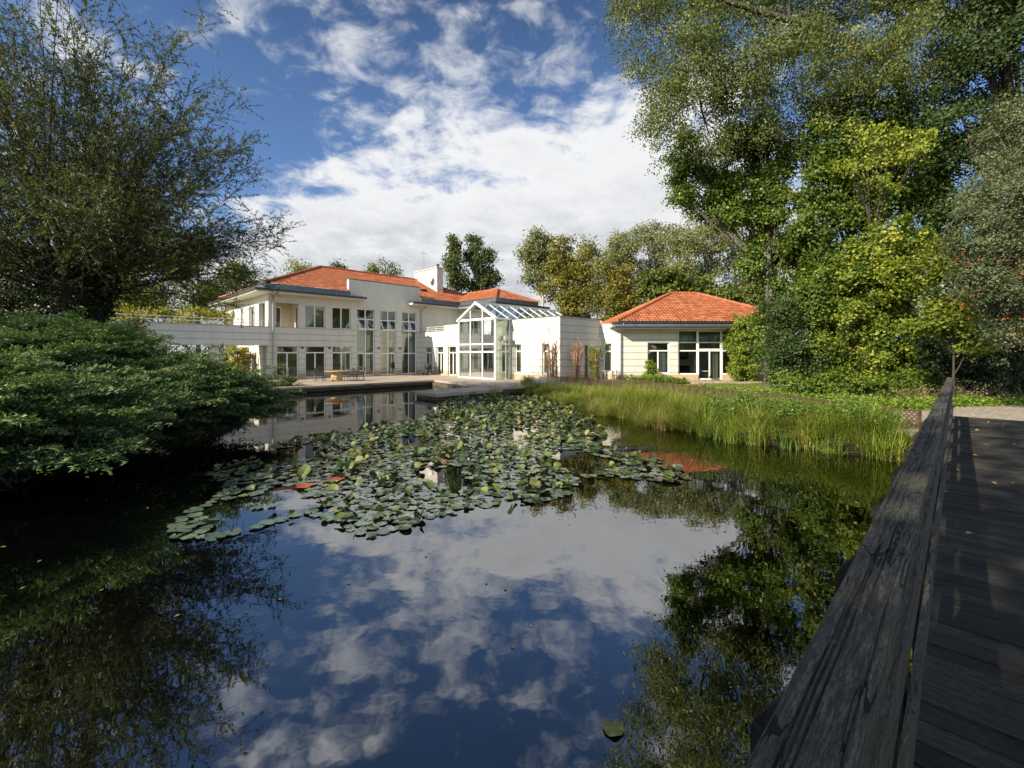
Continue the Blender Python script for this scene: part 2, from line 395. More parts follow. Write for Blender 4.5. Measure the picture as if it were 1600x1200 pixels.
def gravel_mat():
    m, nt, p = mat('gravel', rough=.9, spec=.2)
    v = objcoord(nt); vo = _n(nt, 'ShaderNodeTexVoronoi'); nt.links.new(v, vo.inputs['Vector']); vo.inputs['Scale'].default_value = 22
    hs = _n(nt, 'ShaderNodeSeparateColor'); nt.links.new(vo.outputs['Color'], hs.inputs[0])
    c = ramp(nt, hs.outputs[0], [(0,(.20,.16,.12)), (.5,(.36,.30,.24)), (1,(.52,.46,.40))])
    n = tnoise(nt, v, 1.3, 6, .7); c = mixc(nt, ramp(nt, n, [(.5,(0,0,0)), (.8,(.6,)*3)]), c, (.22,.12,.05))
    nt.links.new(c, p.inputs['Base Color']); bump(nt, p, vo.outputs['Distance'], .8, .03); return m
M_['gravel'] = gravel_mat()

def deck_wood(name, axis, c0, c1, c2, moss=0.0, crack=1.0):
    """weathered grey timber: long grain along the given local axis, cracks, worn pale streaks, algae"""
    m, nt, p = mat(name, rough=.82, spec=.3)
    s = [34, 34, 34]; s[axis] = 3.0
    s2 = [110, 110, 110]; s2[axis] = 16.0
    v = objcoord(nt, tuple(s)); v2 = objcoord(nt, tuple(s2)); v3 = objcoord(nt)
    g = tnoise(nt, v, 2.6, 8, .7, .25); fine = tnoise(nt, v2, 2.2, 6, .7, .3); big = tnoise(nt, v3, 1.6, 6, .65)
    c = ramp(nt, g, [(.30, c0), (.5, c1), (.72, c2)])
    c = mixc(nt, ramp(nt, fine, [(.40,(0,0,0)), (.58,(.85,)*3)]), c, c0)
    at = _n(nt, 'ShaderNodeAttribute', attribute_name='tint')
    c = mixc(nt, 1.0, c, ramp(nt, at.outputs['Fac'], [(0,(.55,.55,.55)), (1,(1.35,1.33,1.28))]), 'MULTIPLY')
    cr = tnoise(nt, v, .42, 3, .5, .5); ck = mth(nt, 'LESS_THAN', mth(nt, 'ABSOLUTE', mth(nt, 'SUBTRACT', cr, .5)), .008*crack)
    c = mixc(nt, ck, c, (.006,.006,.006))
    if moss:
        mo = mth(nt, 'MULTIPLY', ramp(nt, big, [(.52,(0,0,0)), (.68,(1,1,1))]), ramp(nt, tnoise(nt, v3, 26, 4, .7), [(.45,(0,0,0)), (.6,(1,1,1))]))
        c = mixc(nt, mth(nt, 'MULTIPLY', mo, moss), c, (.075,.095,.022))
    nt.links.new(c, p.inputs['Base Color'])
    h = mth(nt, 'SUBTRACT', mth(nt, 'ADD', mth(nt, 'MULTIPLY', g, .7), mth(nt, 'MULTIPLY', fine, .5)), mth(nt, 'MULTIPLY', ck, 1.2))
    bump(nt, p, h, .9, .012)
    return m
M_['rail_wood'] = deck_wood('weathered_rail', 0, (.036,.034,.028), (.13,.122,.105), (.30,.285,.245), .75, 1.2)
M_['deck_wood'] = deck_wood('weathered_deck', 1, (.018,.017,.015), (.050,.046,.040), (.125,.114,.096), .12, .6)
M_['post_wood'] = deck_wood('weathered_post', 2, (.02,.0185,.016), (.048,.044,.037), (.09,.082,.068), .2, .8)
# ------------------------------------------------------------------ the ground, the pond, paved areas
C7 = math.sqrt(.5)
VO = (-18.5, 34.0, 0.40)                                   # near-left corner of the villa, terrace level
def vloc(x, y): return (VO[0] + C7*(x - y), VO[1] + C7*(x + y))
POND = [vloc(-6,-9), vloc(8.7,-9.2), vloc(7.2,-16), vloc(7.6,-18.1), (.7,27.0), (2.0,25.0), (3.2,21.5), (4.4,18.0), (5.3,14.6),
        (6.3,12.3), (7.7,11.1), (9.0,10.3), (10.0,9.4), (11.5,8.4), (13.6,4), (11.8,-3), (4,-7), (-4,-7), (-9.6,-4), (-10.2,1), (-10.2,5), (-9.6,9), (-8.4,12.0), (-9.6,16.5), (-12.4,21)]
def pond_dist(X, Y):
    """signed distance to the shore, positive over the water"""
    P = np.array(POND); Q = np.roll(P, -1, 0); best = np.full(X.shape, 1e9); inside = np.zeros(X.shape, bool)
    for (ax, ay), (bx, by) in zip(P, Q):
        dx, dy = bx-ax, by-ay; t = np.clip(((X-ax)*dx + (Y-ay)*dy)/(dx*dx+dy*dy), 0, 1)
        best = np.minimum(best, np.hypot(X-ax-t*dx, Y-ay-t*dy))
        c = ((ay > Y) != (by > Y)) & (X < (bx-ax)*(Y-ay)/((by-ay) if by != ay else 1e-9) + ax); inside ^= c
    return np.where(inside, best, -best)
def ground_h(X, Y):
    d = pond_dist(X, Y); t = np.clip((d + .55)/1.5, 0, 1); t = t*t*(3-2*t)
    h = .34 - t*1.3
    n = .03*np.sin(X*1.7+Y*.9) + .025*np.sin(X*.6-Y*1.3) + .02*np.sin(X*3.1+1.3)*np.cos(Y*2.7)
    return h + n*np.clip(-d/1.5, 0, 1) - .04*np.clip(-d/1.5, 0, 1)
def make_ground():
    g = lambda a, b, fa, fb: np.concatenate([-np.geomspace(-fa, -a, 14)[:-1] if a < 0 else [], np.arange(a, b, .4), np.geomspace(b, fb, 14)])
    xs = g(-26., 34., -900., 900.); ys = g(-14., 46., -900., 900.)
    X, Y = np.meshgrid(xs, ys); Z = ground_h(X, Y); nx, ny = len(xs), len(ys)
    V = np.stack([X, Y, Z], -1).reshape(-1, 3); i = np.arange(nx*ny).reshape(ny, nx)
    F = np.stack([i[:-1,:-1], i[:-1,1:], i[1:,1:], i[1:,:-1]], -1).reshape(-1, 4)
    o = np_mesh('ground', V, F, M_['ground'], smooth=True); tag(o, kind='structure')
make_ground()
w = MB(); w.add([(-16,-9,0),(16,-9,0),(16,36,0),(-16,36,0)], [(0,1,2,3)]); tag(w.build('water', M_['water'], recalc=False), kind='structure')

def make_terrace():
    poly = [(-5.2,-9), (8.7,-9.2), (7.2,-16), (7.6,-18.1), (9.6,-18.9), (13.0,-19.4), (20.5,-21.5), (20.5,-2), (24.5,-2), (24.5,14), (-.5,14), (-5.2,3)]
    t = MB(); t.prism(poly, .26-.40, .0)
    o = t.build('terrace', M_['paving'], loc=VO, rz=R(45), bevel=.02); tag(o, kind='structure')
    q = MB(); cx, cy_ = 6, -6
    inner = [(-5.1,-8.88), (8.55,-9.06), (7.05,-15.9), (7.5,-17.95), (9.6,-18.75), (13.0,-19.2), (13.0,-5), (-5.1,-5)]
    q.prism(inner, -1.3, .255-.40)
    o = q.build('pond_wall', M_['pondwall'], loc=VO, rz=R(45)); tag(o, kind='structure')
    d = MB(); d.prism([(2.5,-18.3), (7.25,-18.2), (7.15,-16.05), (2.5,-16.1)], -.24, -.06)
    o = d.build('stone_platform', M_['paving'], loc=VO, rz=R(45), bevel=.03); tag(o, kind='structure')
    d = MB(); d.prism([(2.62,-18.16), (7.2,-18.06), (7.12,-16.2), (2.62,-16.2)], -1.3, -.245)
    o = d.build('platform_base', M_['pondwall'], loc=VO, rz=R(45)); tag(o, kind='structure')
    p = MB(); p.prism([(8.3,33.6), (8.3,31.6), (13,31.2), (22,31.2), (22,33.6)], .25, .395)
    tag(p.build('pavement', M_['paving']), kind='structure')
    p = MB(); p.prism([(10.4,11.2), (13.2,7.6), (20,5), (34,6), (34,17.4), (20,17.5), (16.2,16.8), (14.2,15.7), (12.2,15.2), (11.9,13.0)], .2, .41)
    tag(p.build('path', M_['gravel']), kind='structure')
make_terrace()
# ------------------------------------------------------------------ buildings
def window(parent, fn, a0, a1, z0, z1, cols=(), rows=(), rec=.14, fw=.075, glass='glass', name='window', label=None, skip=()):
    """a framed opening: bars are one mesh, its glass a child. cols/rows are absolute positions of mullions and transoms"""
    m = MB(); d0, d1 = rec, rec+.07
    m.obox(fn, a0, a0+fw, d0, d1, z0, z1); m.obox(fn, a1-fw, a1, d0, d1, z0, z1)
    m.obox(fn, a0+fw, a1-fw, d0, d1, z0, z0+fw); m.obox(fn, a0+fw, a1-fw, d0, d1, z1-fw, z1)
    for z in rows: m.obox(fn, a0+fw, a1-fw, d0+.004, d1-.004, z-.045, z+.045)
    for c in cols:
        c, lo, hi = c if isinstance(c, tuple) else (c, z0+fw, z1-fw)
        m.obox(fn, c-.05, c+.05, d0+.008, d1-.008, lo, hi)
    w = m.build(name, M_['frame'], parent)
    if label: w['label'] = label
    g = MB(); g.obox(fn, a0+fw*.6, a1-fw*.6, d0+.028, d0+.042, z0+fw*.6, z1-fw*.6); g.build('pane', M_[glass], w)
    return w
def curtain(w, fn, a0, a1, z0, z1, d=.45, m='curtain', name='curtain'):
    c = MB(); n = max(6, int((a1-a0)/.05)); vs = []
    for i in range(n+1):
        a = a0+(a1-a0)*i/n; dd = d + (.035*math.sin(i*1.25) if m == 'curtain' else 0)
        vs += [fn(a,dd,z0), fn(a,dd,z1), fn(a,dd+.01,z0), fn(a,dd+.01,z1)]
    fs = []
    for i in range(n): b = i*4; fs += [(b,b+4,b+5,b+1), (b+2,b+3,b+7,b+6)]
    c.add(vs, fs); c.build(name, M_[m], w, recalc=False)
def hopper(w, fn, a0, a1, zb, zt, rec=.14, out=.42):
    """top-hung sash standing open"""
    m = MB(); P = lambda a, t: fn(a, rec-.02 - out*(1-t), zb+.03*(1-t)+(zt-zb)*t)
    for a in (a0+.03, a1-.03): m.bar(P(a,0), P(a,1), .05, .05)
    m.bar(P(a0,0), P(a1,0), .05, .05); m.bar(P(a0,1), P(a1,1), .05, .05)
    m.build('hopper_sash', M_['frame'], w)

def roof_plane(mb, pts, tile=.25, course=.36, amp=.024, org=None):
    """pan tiles as real relief on a planar polygon; pts[0]->pts[1] is the eave"""
    P = [Vector(p) for p in pts]; e = (P[1]-P[0]).normalized(); nrm = None
    for k in range(2, len(P)):
        nrm = e.cross(P[k]-P[0])
        if nrm.length > 1e-4: break
    nrm.normalize()
    if nrm.z < 0: nrm = -nrm
    up = nrm.cross(e).normalized()
    if up.z < 0: up = -up
    G = Vector(org) if org else P[0]
    A = [(p-G).dot(e) for p in P]; B = [(p-G).dot(up) for p in P]
    a0, a1, b1 = math.floor(min(A)/tile)*tile, max(A), max(B); r0 = max(0, int(min(B)/course))
    na = int((a1-a0)/(tile/6))+2; nb = int(b1/course)+1
    bm = bmesh.new(); rows = []
    for r in range(r0, nb+1):
        for bb, hh in ((r*course, .034), ((r+1)*course, .004)):
            row = []
            for i in range(na):
                a = a0+i*tile/6; s = math.sin(2*math.pi*a/tile)
                row.append(bm.verts.new(G+e*a+up*bb+nrm*(hh+amp*(s if s > 0 else .45*s))))
            rows.append(row)
    tl = bm.faces.layers.float.new('tint'); rnd = random.Random(5)
    tn = {}
    for r in range(len(rows)-1):
        for i in range(na-1):
            f = bm.faces.new((rows[r][i], rows[r][i+1], rows[r+1][i+1], rows[r+1][i])); k = (r//2, i//6)
            if k not in tn: tn[k] = min(1, max(0, rnd.gauss(.5, .30)))
            f[tl] = tn[k] if r % 2 == 0 else .05
            f.smooth = (r % 2 == 0)
    n = len(P); cen = sum(P, Vector())/n
    for i in range(n):
        p, q = P[i], P[(i+1) % n]
        if (q-p).length < 1e-4: continue
        pn = (q-p).cross(nrm).normalized()
        if (cen-p).dot(pn) > 0: pn = -pn
        bmesh.ops.bisect_plane(bm, geom=bm.verts[:]+bm.edges[:]+bm.faces[:], plane_co=p, plane_no=pn, clear_outer=True)
    bm.verts.index_update(); b = len(mb.v)
    for v in bm.verts: mb.v.append(tuple(v.co))
    for f in bm.faces: mb.f.append([b+v.index for v in f.verts]); mb.t.append(f[tl])
    bm.free()
def ridge_caps(mb, p, q, r=.11):
    p = Vector(p); q = Vector(q); L = (q-p).length; n = max(1, int(L/.36)); d = (q-p)/n
    for i in range(n):
        a = p+d*i; b = p+d*(i+1.08); mb.tube([a+Vector((0,0,.02)), b], [r*1.12, r*.92], 8, .25+.5*random.random())
def apron_ring(mb, pts_out, pts_in):
    for i in range(len(pts_out)-1):
        a, b, c, d = pts_out[i], pts_out[i+1], pts_in[i+1], pts_in[i]
        mb.add([a,b,c,d], [(0,1,2,3)])

def make_villa():
    V = empty('villa', VO, R(45), 'two-storey cream villa with tiled hip roof, flat parapet bay and tall windows', 'house')
    f0 = FX(0.0); e0 = FY(0.0)
    G = [(.58,2.21), (2.74,4.36), (4.93,6.57)]; T = [(7.09,8.75), (9.31,10.94), (11.52,13.15)]; U = [(2.70,4.33), (4.90,6.53)]
    holes = [(a,b,.03,2.6) for a,b in G] + [(a,b,.03,5.9) for a,b in T] + [(a,b,4.05,5.9) for a,b in U] + [(.53,2.23,4.05,5.95)]
    wl = MB(); wl.wall(f0, 0, 18.3, 0, 6.55, holes, .32)
    wl.wall(e0, .32, 13, 0, 6.55, [(.78,2.39,4.05,5.95), (3.41,5.0,4.05,5.85), (6.72,7.5,4.4,5.85), (11.86,12.81,4.05,5.85), (.5,1.3,.03,2.5), (5,7,.03,2.5)], .32)
    wl.box(6.34,13.42, .001,.36, 6.55,8.37)
    wl.box(.32,23.7, 12.7,13.0, 0,6.55); wl.box(23.4,23.7, -5.6,12.7, 0,6.55)
    wl.wall(FY(18.3), -5.6, 0, 0, 6.55, [(-4.9,-3.9,4.5,5.9)], .3); wl.wall(FX(-5.6), 18.6, 23.4, 0, 6.55, [], .3)
    wl.build('wall', M_['wall'], V)
    cp = MB(); cp.box(6.30,13.46, -.04,.40, 8.372,8.45); cp.build('parapet_cap', M_['zinc'], V)
    # rooms seen through the glass
    r = MB(); r.box(.33,23.3, 4.6,4.75, 0,6.5); r.box(.33,23.3, .33,12.6, 6.40,6.54); r.box(6.9,7.0, .33,4.6, 2.9,6.39)
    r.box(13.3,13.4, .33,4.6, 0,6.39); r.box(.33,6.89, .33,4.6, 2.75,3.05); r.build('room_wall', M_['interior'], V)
    fl = MB(); fl.box(.33,23.3, .33,4.6, .004,.03); fl.build('room_floor', M_['floor_in'], V)
    # loggia at the upper corner
    lg = MB(); lg.wall(FX(2.6), .33, 2.9, 3.06, 6.39, [(.75,1.75,3.9,5.8)], .1); lg.wall(lambda a,d,z:(2.7-d,a,z), .33, 2.6, 3.06, 6.39, [(.6,1.9,4.0,5.8)], .1)
    lg.box(.33,2.59, .33,2.59, 3.06,3.75); lg.build('loggia_wall', M_['stucco'], V)
    window(V, FX(2.6), .75,1.75, 3.9,5.8, rec=.02)
    window(V, lambda a,d,z:(2.7-d,a,z), .6,1.9, 4.0,5.8, (1.25,), rec=.02)
    lr = MB()
    for z in (4.22, 4.38): lr.bar((.53,.1,z), (2.23,.1,z), .03, .03)
    for a in (.95,1.38,1.81): lr.bar((a,.1,4.05), (a,.1,4.38), .03, .03)
    lr.build('loggia_railing', M_['rail'], V)
    for a,b in G:
        w = window(V, f0, a, b, .03, 2.6, (((a+b)/2, .1, 2.05),), (2.05,), name='french_window')
    for k,(a,b) in enumerate(T):
        c = (a+b)/2; w = window(V, f0, a, b, .03, 5.9, (c,), (1.98, 4.1, 5.0), name='tall_window')
        hopper(w, f0, a+.08, c-.05, 4.12, 4.97); hopper(w, f0, c+.05, b-.08, 4.12, 4.97)
        curtain(w, f0, a+.1, a+.45, .05, 5.8)
        if k: curtain(w, f0, b-.5, b-.15, .05, 3.2)
    for k,(a,b) in enumerate(U):
        w = window(V, f0, a, b, 4.05, 5.9, ((a+b)/2,))
        if k == 0: curtain(w, f0, a+.05, b-.05, 4.1, 5.85, .30, 'blind', 'blind')
    for a,b,z in ((3.41,5.0,4.05), (6.72,7.5,4.4), (11.86,12.81,4.05)):
        w = window(V, e0, a, b, z, 5.85, ((a+b)/2,) if b-a > .9 else ())
        if b-a > 1.2: curtain(w, e0, a+.08, a+.5, z+.05, 5.8, .4)
    window(V, e0, .5,1.3, .03,2.5, (), (2.0,), name='french_window'); window(V, e0, 5,7, .03,2.5, (6,), (2.0,), name='french_window')
    window(V, FY(18.3), -4.9,-3.9, 4.5,5.9)
    sl = MB()
    for a,b in U: sl.box(a-.05,b+.05, -.06,.14, 4.0,4.05)
    sl.build('sill', M_['concrete'], V)
    # eaves: soffit boards, gutter, zinc apron
    ev = MB()
    ev.box(-1.1,6.33, -1.1,.0, 6.552,6.70); ev.box(6.335,7.4, -1.1,-.004, 6.552,6.70); ev.box(12.0,13.425, -1.1,-.004, 6.552,6.70); ev.box(13.43,17.3, -1.1,0, 6.552,6.70)
    ev.box(-1.1,0, .0,14.1, 6.552,6.70); ev.box(0.0,24.9, .37,14.1, 6.56,6.70); ev.box(17.3,24.9, -6.7,0.0, 6.552,6.70)
    ev.build('soffit', M_['soffit'], V)
    for run in ([((-1.22,-1.16),(7.4,-1.16)), ((-1.16,-1.15),(-1.16,14.1))], [((12.0,-1.16),(17.30,-1.16)), ((17.24,-1.15),(17.24,-6.80)), ((17.20,-6.76),(25.0,-6.76)), ((24.96,-6.75),(24.96,14))]):
        gt = MB()
        for p,q in run: gt.bar((p[0],p[1],6.72), (q[0],q[1],6.72), .13, .15)
        gt.build('gutter', M_['gutter'], V)
    zo, zi = 6.76, 6.98
    for po, pi, up, bx in (([(-1.1,14.1), (-1.1,-1.1), (6.33,-1.1), (7.4,-1.1)], [(-.32,13.3), (-.32,-.32), (6.33,-.32), (7.4,-.32)], 3, (6.335,7.4)),
                       ([(12.0,-1.1), (13.44,-1.1), (17.3,-1.1), (17.3,-6.7), (24.9,-6.7), (24.9,14.1)], [(12.0,-.32), (13.44,-.32), (18.08,-.32), (18.08,-5.92), (24.12,-5.92), (24.12,13.3)], 6, (12.0,13.43))):
        ap = MB(); n = len(po)
        # sheet sloping up from the gutter, then an upstand to the tiles
        vs = [(x,y,zo) for x,y in po] + [(x,y,zi) for x,y in pi] + [(x,y,7.30) for x,y in pi]
        fs = [(i,i+1,n+i+1,n+i) for i in range(n-1)] + [(n+i,n+i+1,2*n+i+1,2*n+i) for i in range(n-1) if not (n == 4 and i == 2) and not (n == 6 and i == 0)]
        ap.add(vs, fs); ap.build('apron', M_['zinc'], V, recalc=False)
    # tiled roof
    rf = MB(); z0, z1 = 7.28, 10.30
    roof_plane(rf, [(-.38,13.3,z0), (-.38,-.38,z0), (6.5,6.5,z1)])
    sl = lambda x, y: (x, y, z0 + (y+.38)*(z1-z0)/6.88); og = (-.38,-.38,z0)
    roof_plane(rf, [sl(-.38,-.38), sl(6.335,-.38), sl(6.335,6.335)], org=og)
    roof_plane(rf, [sl(6.335,.37), sl(13.425,.37), sl(13.425,6.5), sl(6.5,6.5), sl(6.335,6.335)], org=og)
    roof_plane(rf, [sl(13.425,-.38), sl(24.0,-.38), sl(17.1,6.5), sl(13.425,6.5)], org=og)
    roof_plane(rf, [(24.0,-.38,z0), (24.0,13.3,z0), (17.1,6.5,z1)])
    zw = 8.62
    roof_plane(rf, [(18.02,-5.98,z0), (24.18,-5.98,z0), (21.1,-2.9,zw)])
    roof_plane(rf, [(18.02,-.2,z0), (18.02,-5.98,z0), (21.1,-2.9,zw), (21.1,2.8,zw)])
    roof_plane(rf, [(24.18,-5.98,z0), (24.18,-.2,z0), (21.1,2.8,zw), (21.1,-2.9,zw)])
    for p,q in (((-.38,-.38,z0),(6.5,6.5,z1)), ((-.38,13.3,z0),(6.5,6.5,z1)), ((6.5,6.5,z1),(17.1,6.5,z1)), ((24.0,-.38,z0),(17.1,6.5,z1)),
                ((18.02,-5.98,z0),(21.1,-2.9,zw)), ((24.18,-5.98,z0),(21.1,-2.9,zw)), ((21.1,-2.9,zw),(21.1,2.8,zw))):
        ridge_caps(rf, (p[0],p[1],p[2]+.05), (q[0],q[1],q[2]+.05))
    rf.build('roof', M_['tile'], V, recalc=False, tints=True)
    ch = MB(); ch.box(17.3,18.1, 2.5,6.8, 7.9,11.15); co = ch.build('chimney', M_['wall_annex'], V)
    cc = MB(); cc.box(17.2,18.2, 2.4,6.9, 11.152,11.24); cc.build('chimney_cap', M_['concrete'], co)
    cw = MB(); cw.lathe([(.10,0),(.12,.05),(.10,.25),(.20,.27),(.20,.33),(.05,.45)], (17.7,2.9,11.24), 10); cw.build('cowl', M_['gutter'], co)
    sk = MB(); sk.box(15.0,15.7, 2.0,2.5, 8.42,8.62); sk.build('roof_hatch', M_['gutter'], V)
    # downpipes, lamps on the piers
    dp = MB()
    dp.tube([(.31,-1.05,6.62), (.31,-.85,6.45), (.31,-.10,6.10), (.31,-.10,.02)], .055, 8); dp.build('downpipe', M_['pipe'], V)
    dp = MB(); dp.tube([(13.62,-1.05,6.62), (13.62,-.85,6.45), (13.62,-.10,6.10), (13.62,-.10,.02)], .055, 8); dp.build('downpipe', M_['pipe'], V)
    lm = MB()
    lm.box(0,.20, -.14,0, 0,.05); lm.lathe([(.10,0),(.09,.05),(.03,.09)], (.10,-.08,.05), 10)
    for i, x in enumerate((2.38, 4.55, 9.0, 11.18)):
        lm.build('wall_lamp', M_['iron'], V, loc=(x, -.003, 2.38))
    return V
villa = make_villa()

def make_walkway():
    W = empty('roof_terrace', VO, R(45), 'pale grey raised walkway on square columns, left of the villa', 'roof terrace')
    m = MB(); m.box(-13,-.003, 0,.22, 2.6,4.0); m.box(-13,-.34, 2.2,2.4, 2.6,4.0); m.box(-13,-.34, .22,2.2, 3.3,3.55); m.build('parapet', M_['wall_walk'], W)
    c = MB(); c.box(-13,-.003, -.03,.26, 4.002,4.05); c.build('coping', M_['concrete'], W)
    for x in (-3.78, -8.4, -12.8):
        q = MB(); q.box(x,x+.58, .0,.40, 0,2.598); q.build('column', M_['wall_walk'], W)
        q = MB(); q.lathe([(.16,0),(.13,.08),(.12,3.2),(.16,3.298)], (x+1.2,1.95,0), 12); q.build('round_column', M_['wall_annex'], W, smooth=True)
    rl = MB()
    for z in (4.26, 4.48): rl.tube([(-13,.1,z), (-.05,.1,z)], .024, 6)
    k = -12.9
    while k < 0: rl.bar((k,.1,4.05), (k,.1,4.48), .04, .04); k += 1.25
    rl.build('railing', M_['rail'], W)
M_['wall_walk'] = wall_mat('walkway_wall', 9.0, (.67,.67,.65), plinth=False)
make_walkway()

def make_annex():
    A = empty('annex', VO, R(45), 'low flat-roofed white wing with grooved walls between villa and pavilion', 'annex')
    w = MB()
    w.wall(FY(13.45), -8.1, -.003, 0, 4.0, [(-2.07,-.91,.03,2.6), (-3.87,-2.78,.03,2.6), (-5.76,-4.55,.03,2.6)], .3)
    w.box(13.45,13.75, -8.1,-4.0, 4.0,4.56)
    w.wall(FY(13.5), -17.4, -12.45, 0, 4.6, [(-13.62,-12.94,.5,2.69), (-16.41,-15.74,.5,2.69)], .3)
    w.wall(FX(-17.4), 13.8, 18.4, 0, 4.6, [(16.40,16.88,.03,2.6)], .3)
    w.wall(FY(18.4), -19.28, -17.42, 0, 4.25, [(-18.41,-17.67,.55,2.75)], .3)
    w.box(13.8,21.6, -12.45,-12.25, 0,4.55); w.box(13.75,21.6, -8.3,-8.1, 0,4.55)
    w.build('wall', M_['wall_annex'], A)
    c = MB(); c.box(13.45,13.85, -17.45,-12.46, 4.602,4.65); c.box(13.852,18.45, -17.45,-17.08, 4.602,4.65); c.build('coping', M_['zinc'], A); c = MB(); c.box(13.42,13.79, -8.1,-4.0, 4.562,4.60); c.build('coping', M_['zinc'], A)
    r = MB(); r.box(13.8,21, -17.1,-12.46, 4.05,4.2); r.build('flat_roof', M_['concrete'], A); r = MB(); r.box(13.76,18.2, -8.1,-.1, 3.6,3.75); r.build('flat_roof', M_['concrete'], A)
    i = MB(); i.box(16.5,16.65, -17.1,-12.46, 0,4.0); i.build('room_wall', M_['interior_light'], A); i = MB(); i.box(16.6,16.7, -8.0,-.2, 0,3.55); i.build('room_wall', M_['interior_light'], A); i = MB(); i.box(18.9,19.0,-19.2,-17.5,0,4.0); i.build('room_wall', M_['interior_light'], A)
    f = MB(); f.box(13.78,21, -17.1,-.1, .004,.03); f.build('room_floor', M_['floor_in'], A)
    k = FY(13.45)
    for a,b in ((-2.07,-.91), (-3.87,-2.78), (-5.76,-4.55)):
        q = window(A, k, a, b, .03, 2.6, (((a+b)/2,.1,2.05),), (2.05,), name='french_window'); curtain(q, k, a+.08, (a+b)/2-.02, .05, 2.5, .32); curtain(q, k, b-.32, b-.08, .05, 2.5, .36)
    k = FY(13.5)
    for a,b in ((-13.62,-12.94), (-16.41,-15.74)):
        q = window(A, k, a, b, .5, 2.69, (), (2.15,)); curtain(q, k, a+.06, b-.06, .55, 2.65, .3, 'blind', 'blind')
    q = window(A, FY(18.4), -18.41, -17.67, .55, 2.75, (), (2.15,)); curtain(q, FY(18.4), -18.36,-17.72, .6, 2.7, .3, 'blind', 'blind')
    d = MB(); d.box(16.44,16.84, -17.28,-17.22, .03,2.58); d.build('door', M_['dark_wood'], A)
    rl = MB()
    for z in (4.12, 4.28, 4.45): rl.tube([(13.55,-3.95,z), (13.55,-.05,z)], .024, 6)
    for y in (-3.9,-2.6,-1.3,-.1): rl.bar((13.55,y,4.0), (13.55,y,4.45), .04, .04)
    rl.build('railing', M_['rail'], A)
make_annex()

def make_conservatory():
    K = empty('conservatory', VO, R(45), 'white-framed glass conservatory with pitched glass roof and gable front', 'conservatory')
    x0, x1, xr = 11.95, 13.45, 21.6; ya, yb, ym = -12.45, -8.1, -10.275; ze, zr = 4.65, 5.95
    fr = MB(); B = lambda p, q, w=.11, h=.11: fr.bar(p, q, w, h)
    ys = [ya, ya+1.45, ya+2.9, yb]
    for y in ys: B((x0,y,0), (x0,y,ze), .13 if y in (ya,yb) else .09, .13 if y in (ya,yb) else .09)
    for z in (.06, 2.12, 2.71, ze): B((x0,ya,z), (x0,yb,z), .10, .11 if z != ze else .16)
    for z in (.06, 2.12, 2.71, ze):
        B((x0,ya,z), (x1,ya,z), .10, .11); B((x0,yb,z), (x1,yb,z), .10, .11)
    B((x1-.02,ya-.002,0), (x1-.02,ya-.002,ze), .10, .10); B((x1-.02,yb,0), (x1-.02,yb,ze), .10, .10)
    for xx in (x0-.12,):
        B((xx,ya-.15,ze-.03), (xx,ym,zr), .12, .14); B((xx,yb+.15,ze-.03), (xx,ym,zr), .12, .14)
    for y in ys[1:3]: B((x0,y,ze), (x0,y,ze+(zr-ze)*(1-abs(y-ym)/(ym-ya))), .08, .08)
    B((x0-.15,ym,zr+.02), (xr,ym,zr+.02), .22, .16)
    n = 8
    for i in range(n+1):
        x = x0+.08+(xr-x0-.16)*i/n
        B((x,ya-.12,ze), (x,ym,zr), .05, .09); B((x,yb+.12,ze), (x,ym,zr), .05, .09)
    for y in (ya-.12, yb+.12): B((x0-.1,y,ze-.02), (xr,y,ze-.02), .12, .12)
    fo = fr.build('frame', M_['frame'], K)
    gl = MB()
    gl.add([(x0,ya,.06),(x0,yb,.06),(x0,yb,ze),(x0,ym,zr-.06),(x0,ya,ze)], [(0,1,2,3,4)]); gl.build('gable_pane', M_['glass_clear'], K, recalc=False)
    gl = MB(); gl.box(x0+.06,x1-.06, ya-.004,ya+.004, .06,ze); gl.build('side_pane', M_['glass_clear'], K); gl = MB(); gl.box(x0+.06,x1-.06, yb-.004,yb+.004, .06,ze); gl.build('side_pane', M_['glass_clear'], K)
    gl = MB(); gl.add([(x0,ya-.1,ze+.02),(xr,ya-.1,ze+.02),(xr,ym,zr),(x0,ym,zr)], [(0,1,2,3)]); gl.add([(x0,yb+.1,ze+.02),(xr,yb+.1,ze+.02),(xr,ym,zr),(x0,ym,zr)], [(0,1,2,3)]); gl.build('roof_pane', M_['glass_roof'], K, recalc=False)
    b = MB(); b.box(17.6,17.8, ya+.21,yb-.21, 0,ze+.4); b.build('back_wall', M_['interior_light'], K)
    cu = MB(); vs = []; fs = []
    for j, (p, q) in enumerate(((-12.2,-11.2), (-9.6,-8.5))):
        for i in range(25):
            a = p+(q-p)*i/24; x = 12.9+.05*math.sin(i*1.3); vs += [(x,a,.05), (x,a,4.3)]
        for i in range(24): o = j*50+i*2; fs.append((o,o+2,o+3,o+1))
    cu.add(vs, fs); cu.build('curtain', M_['curtain'], K, recalc=False)
make_conservatory()

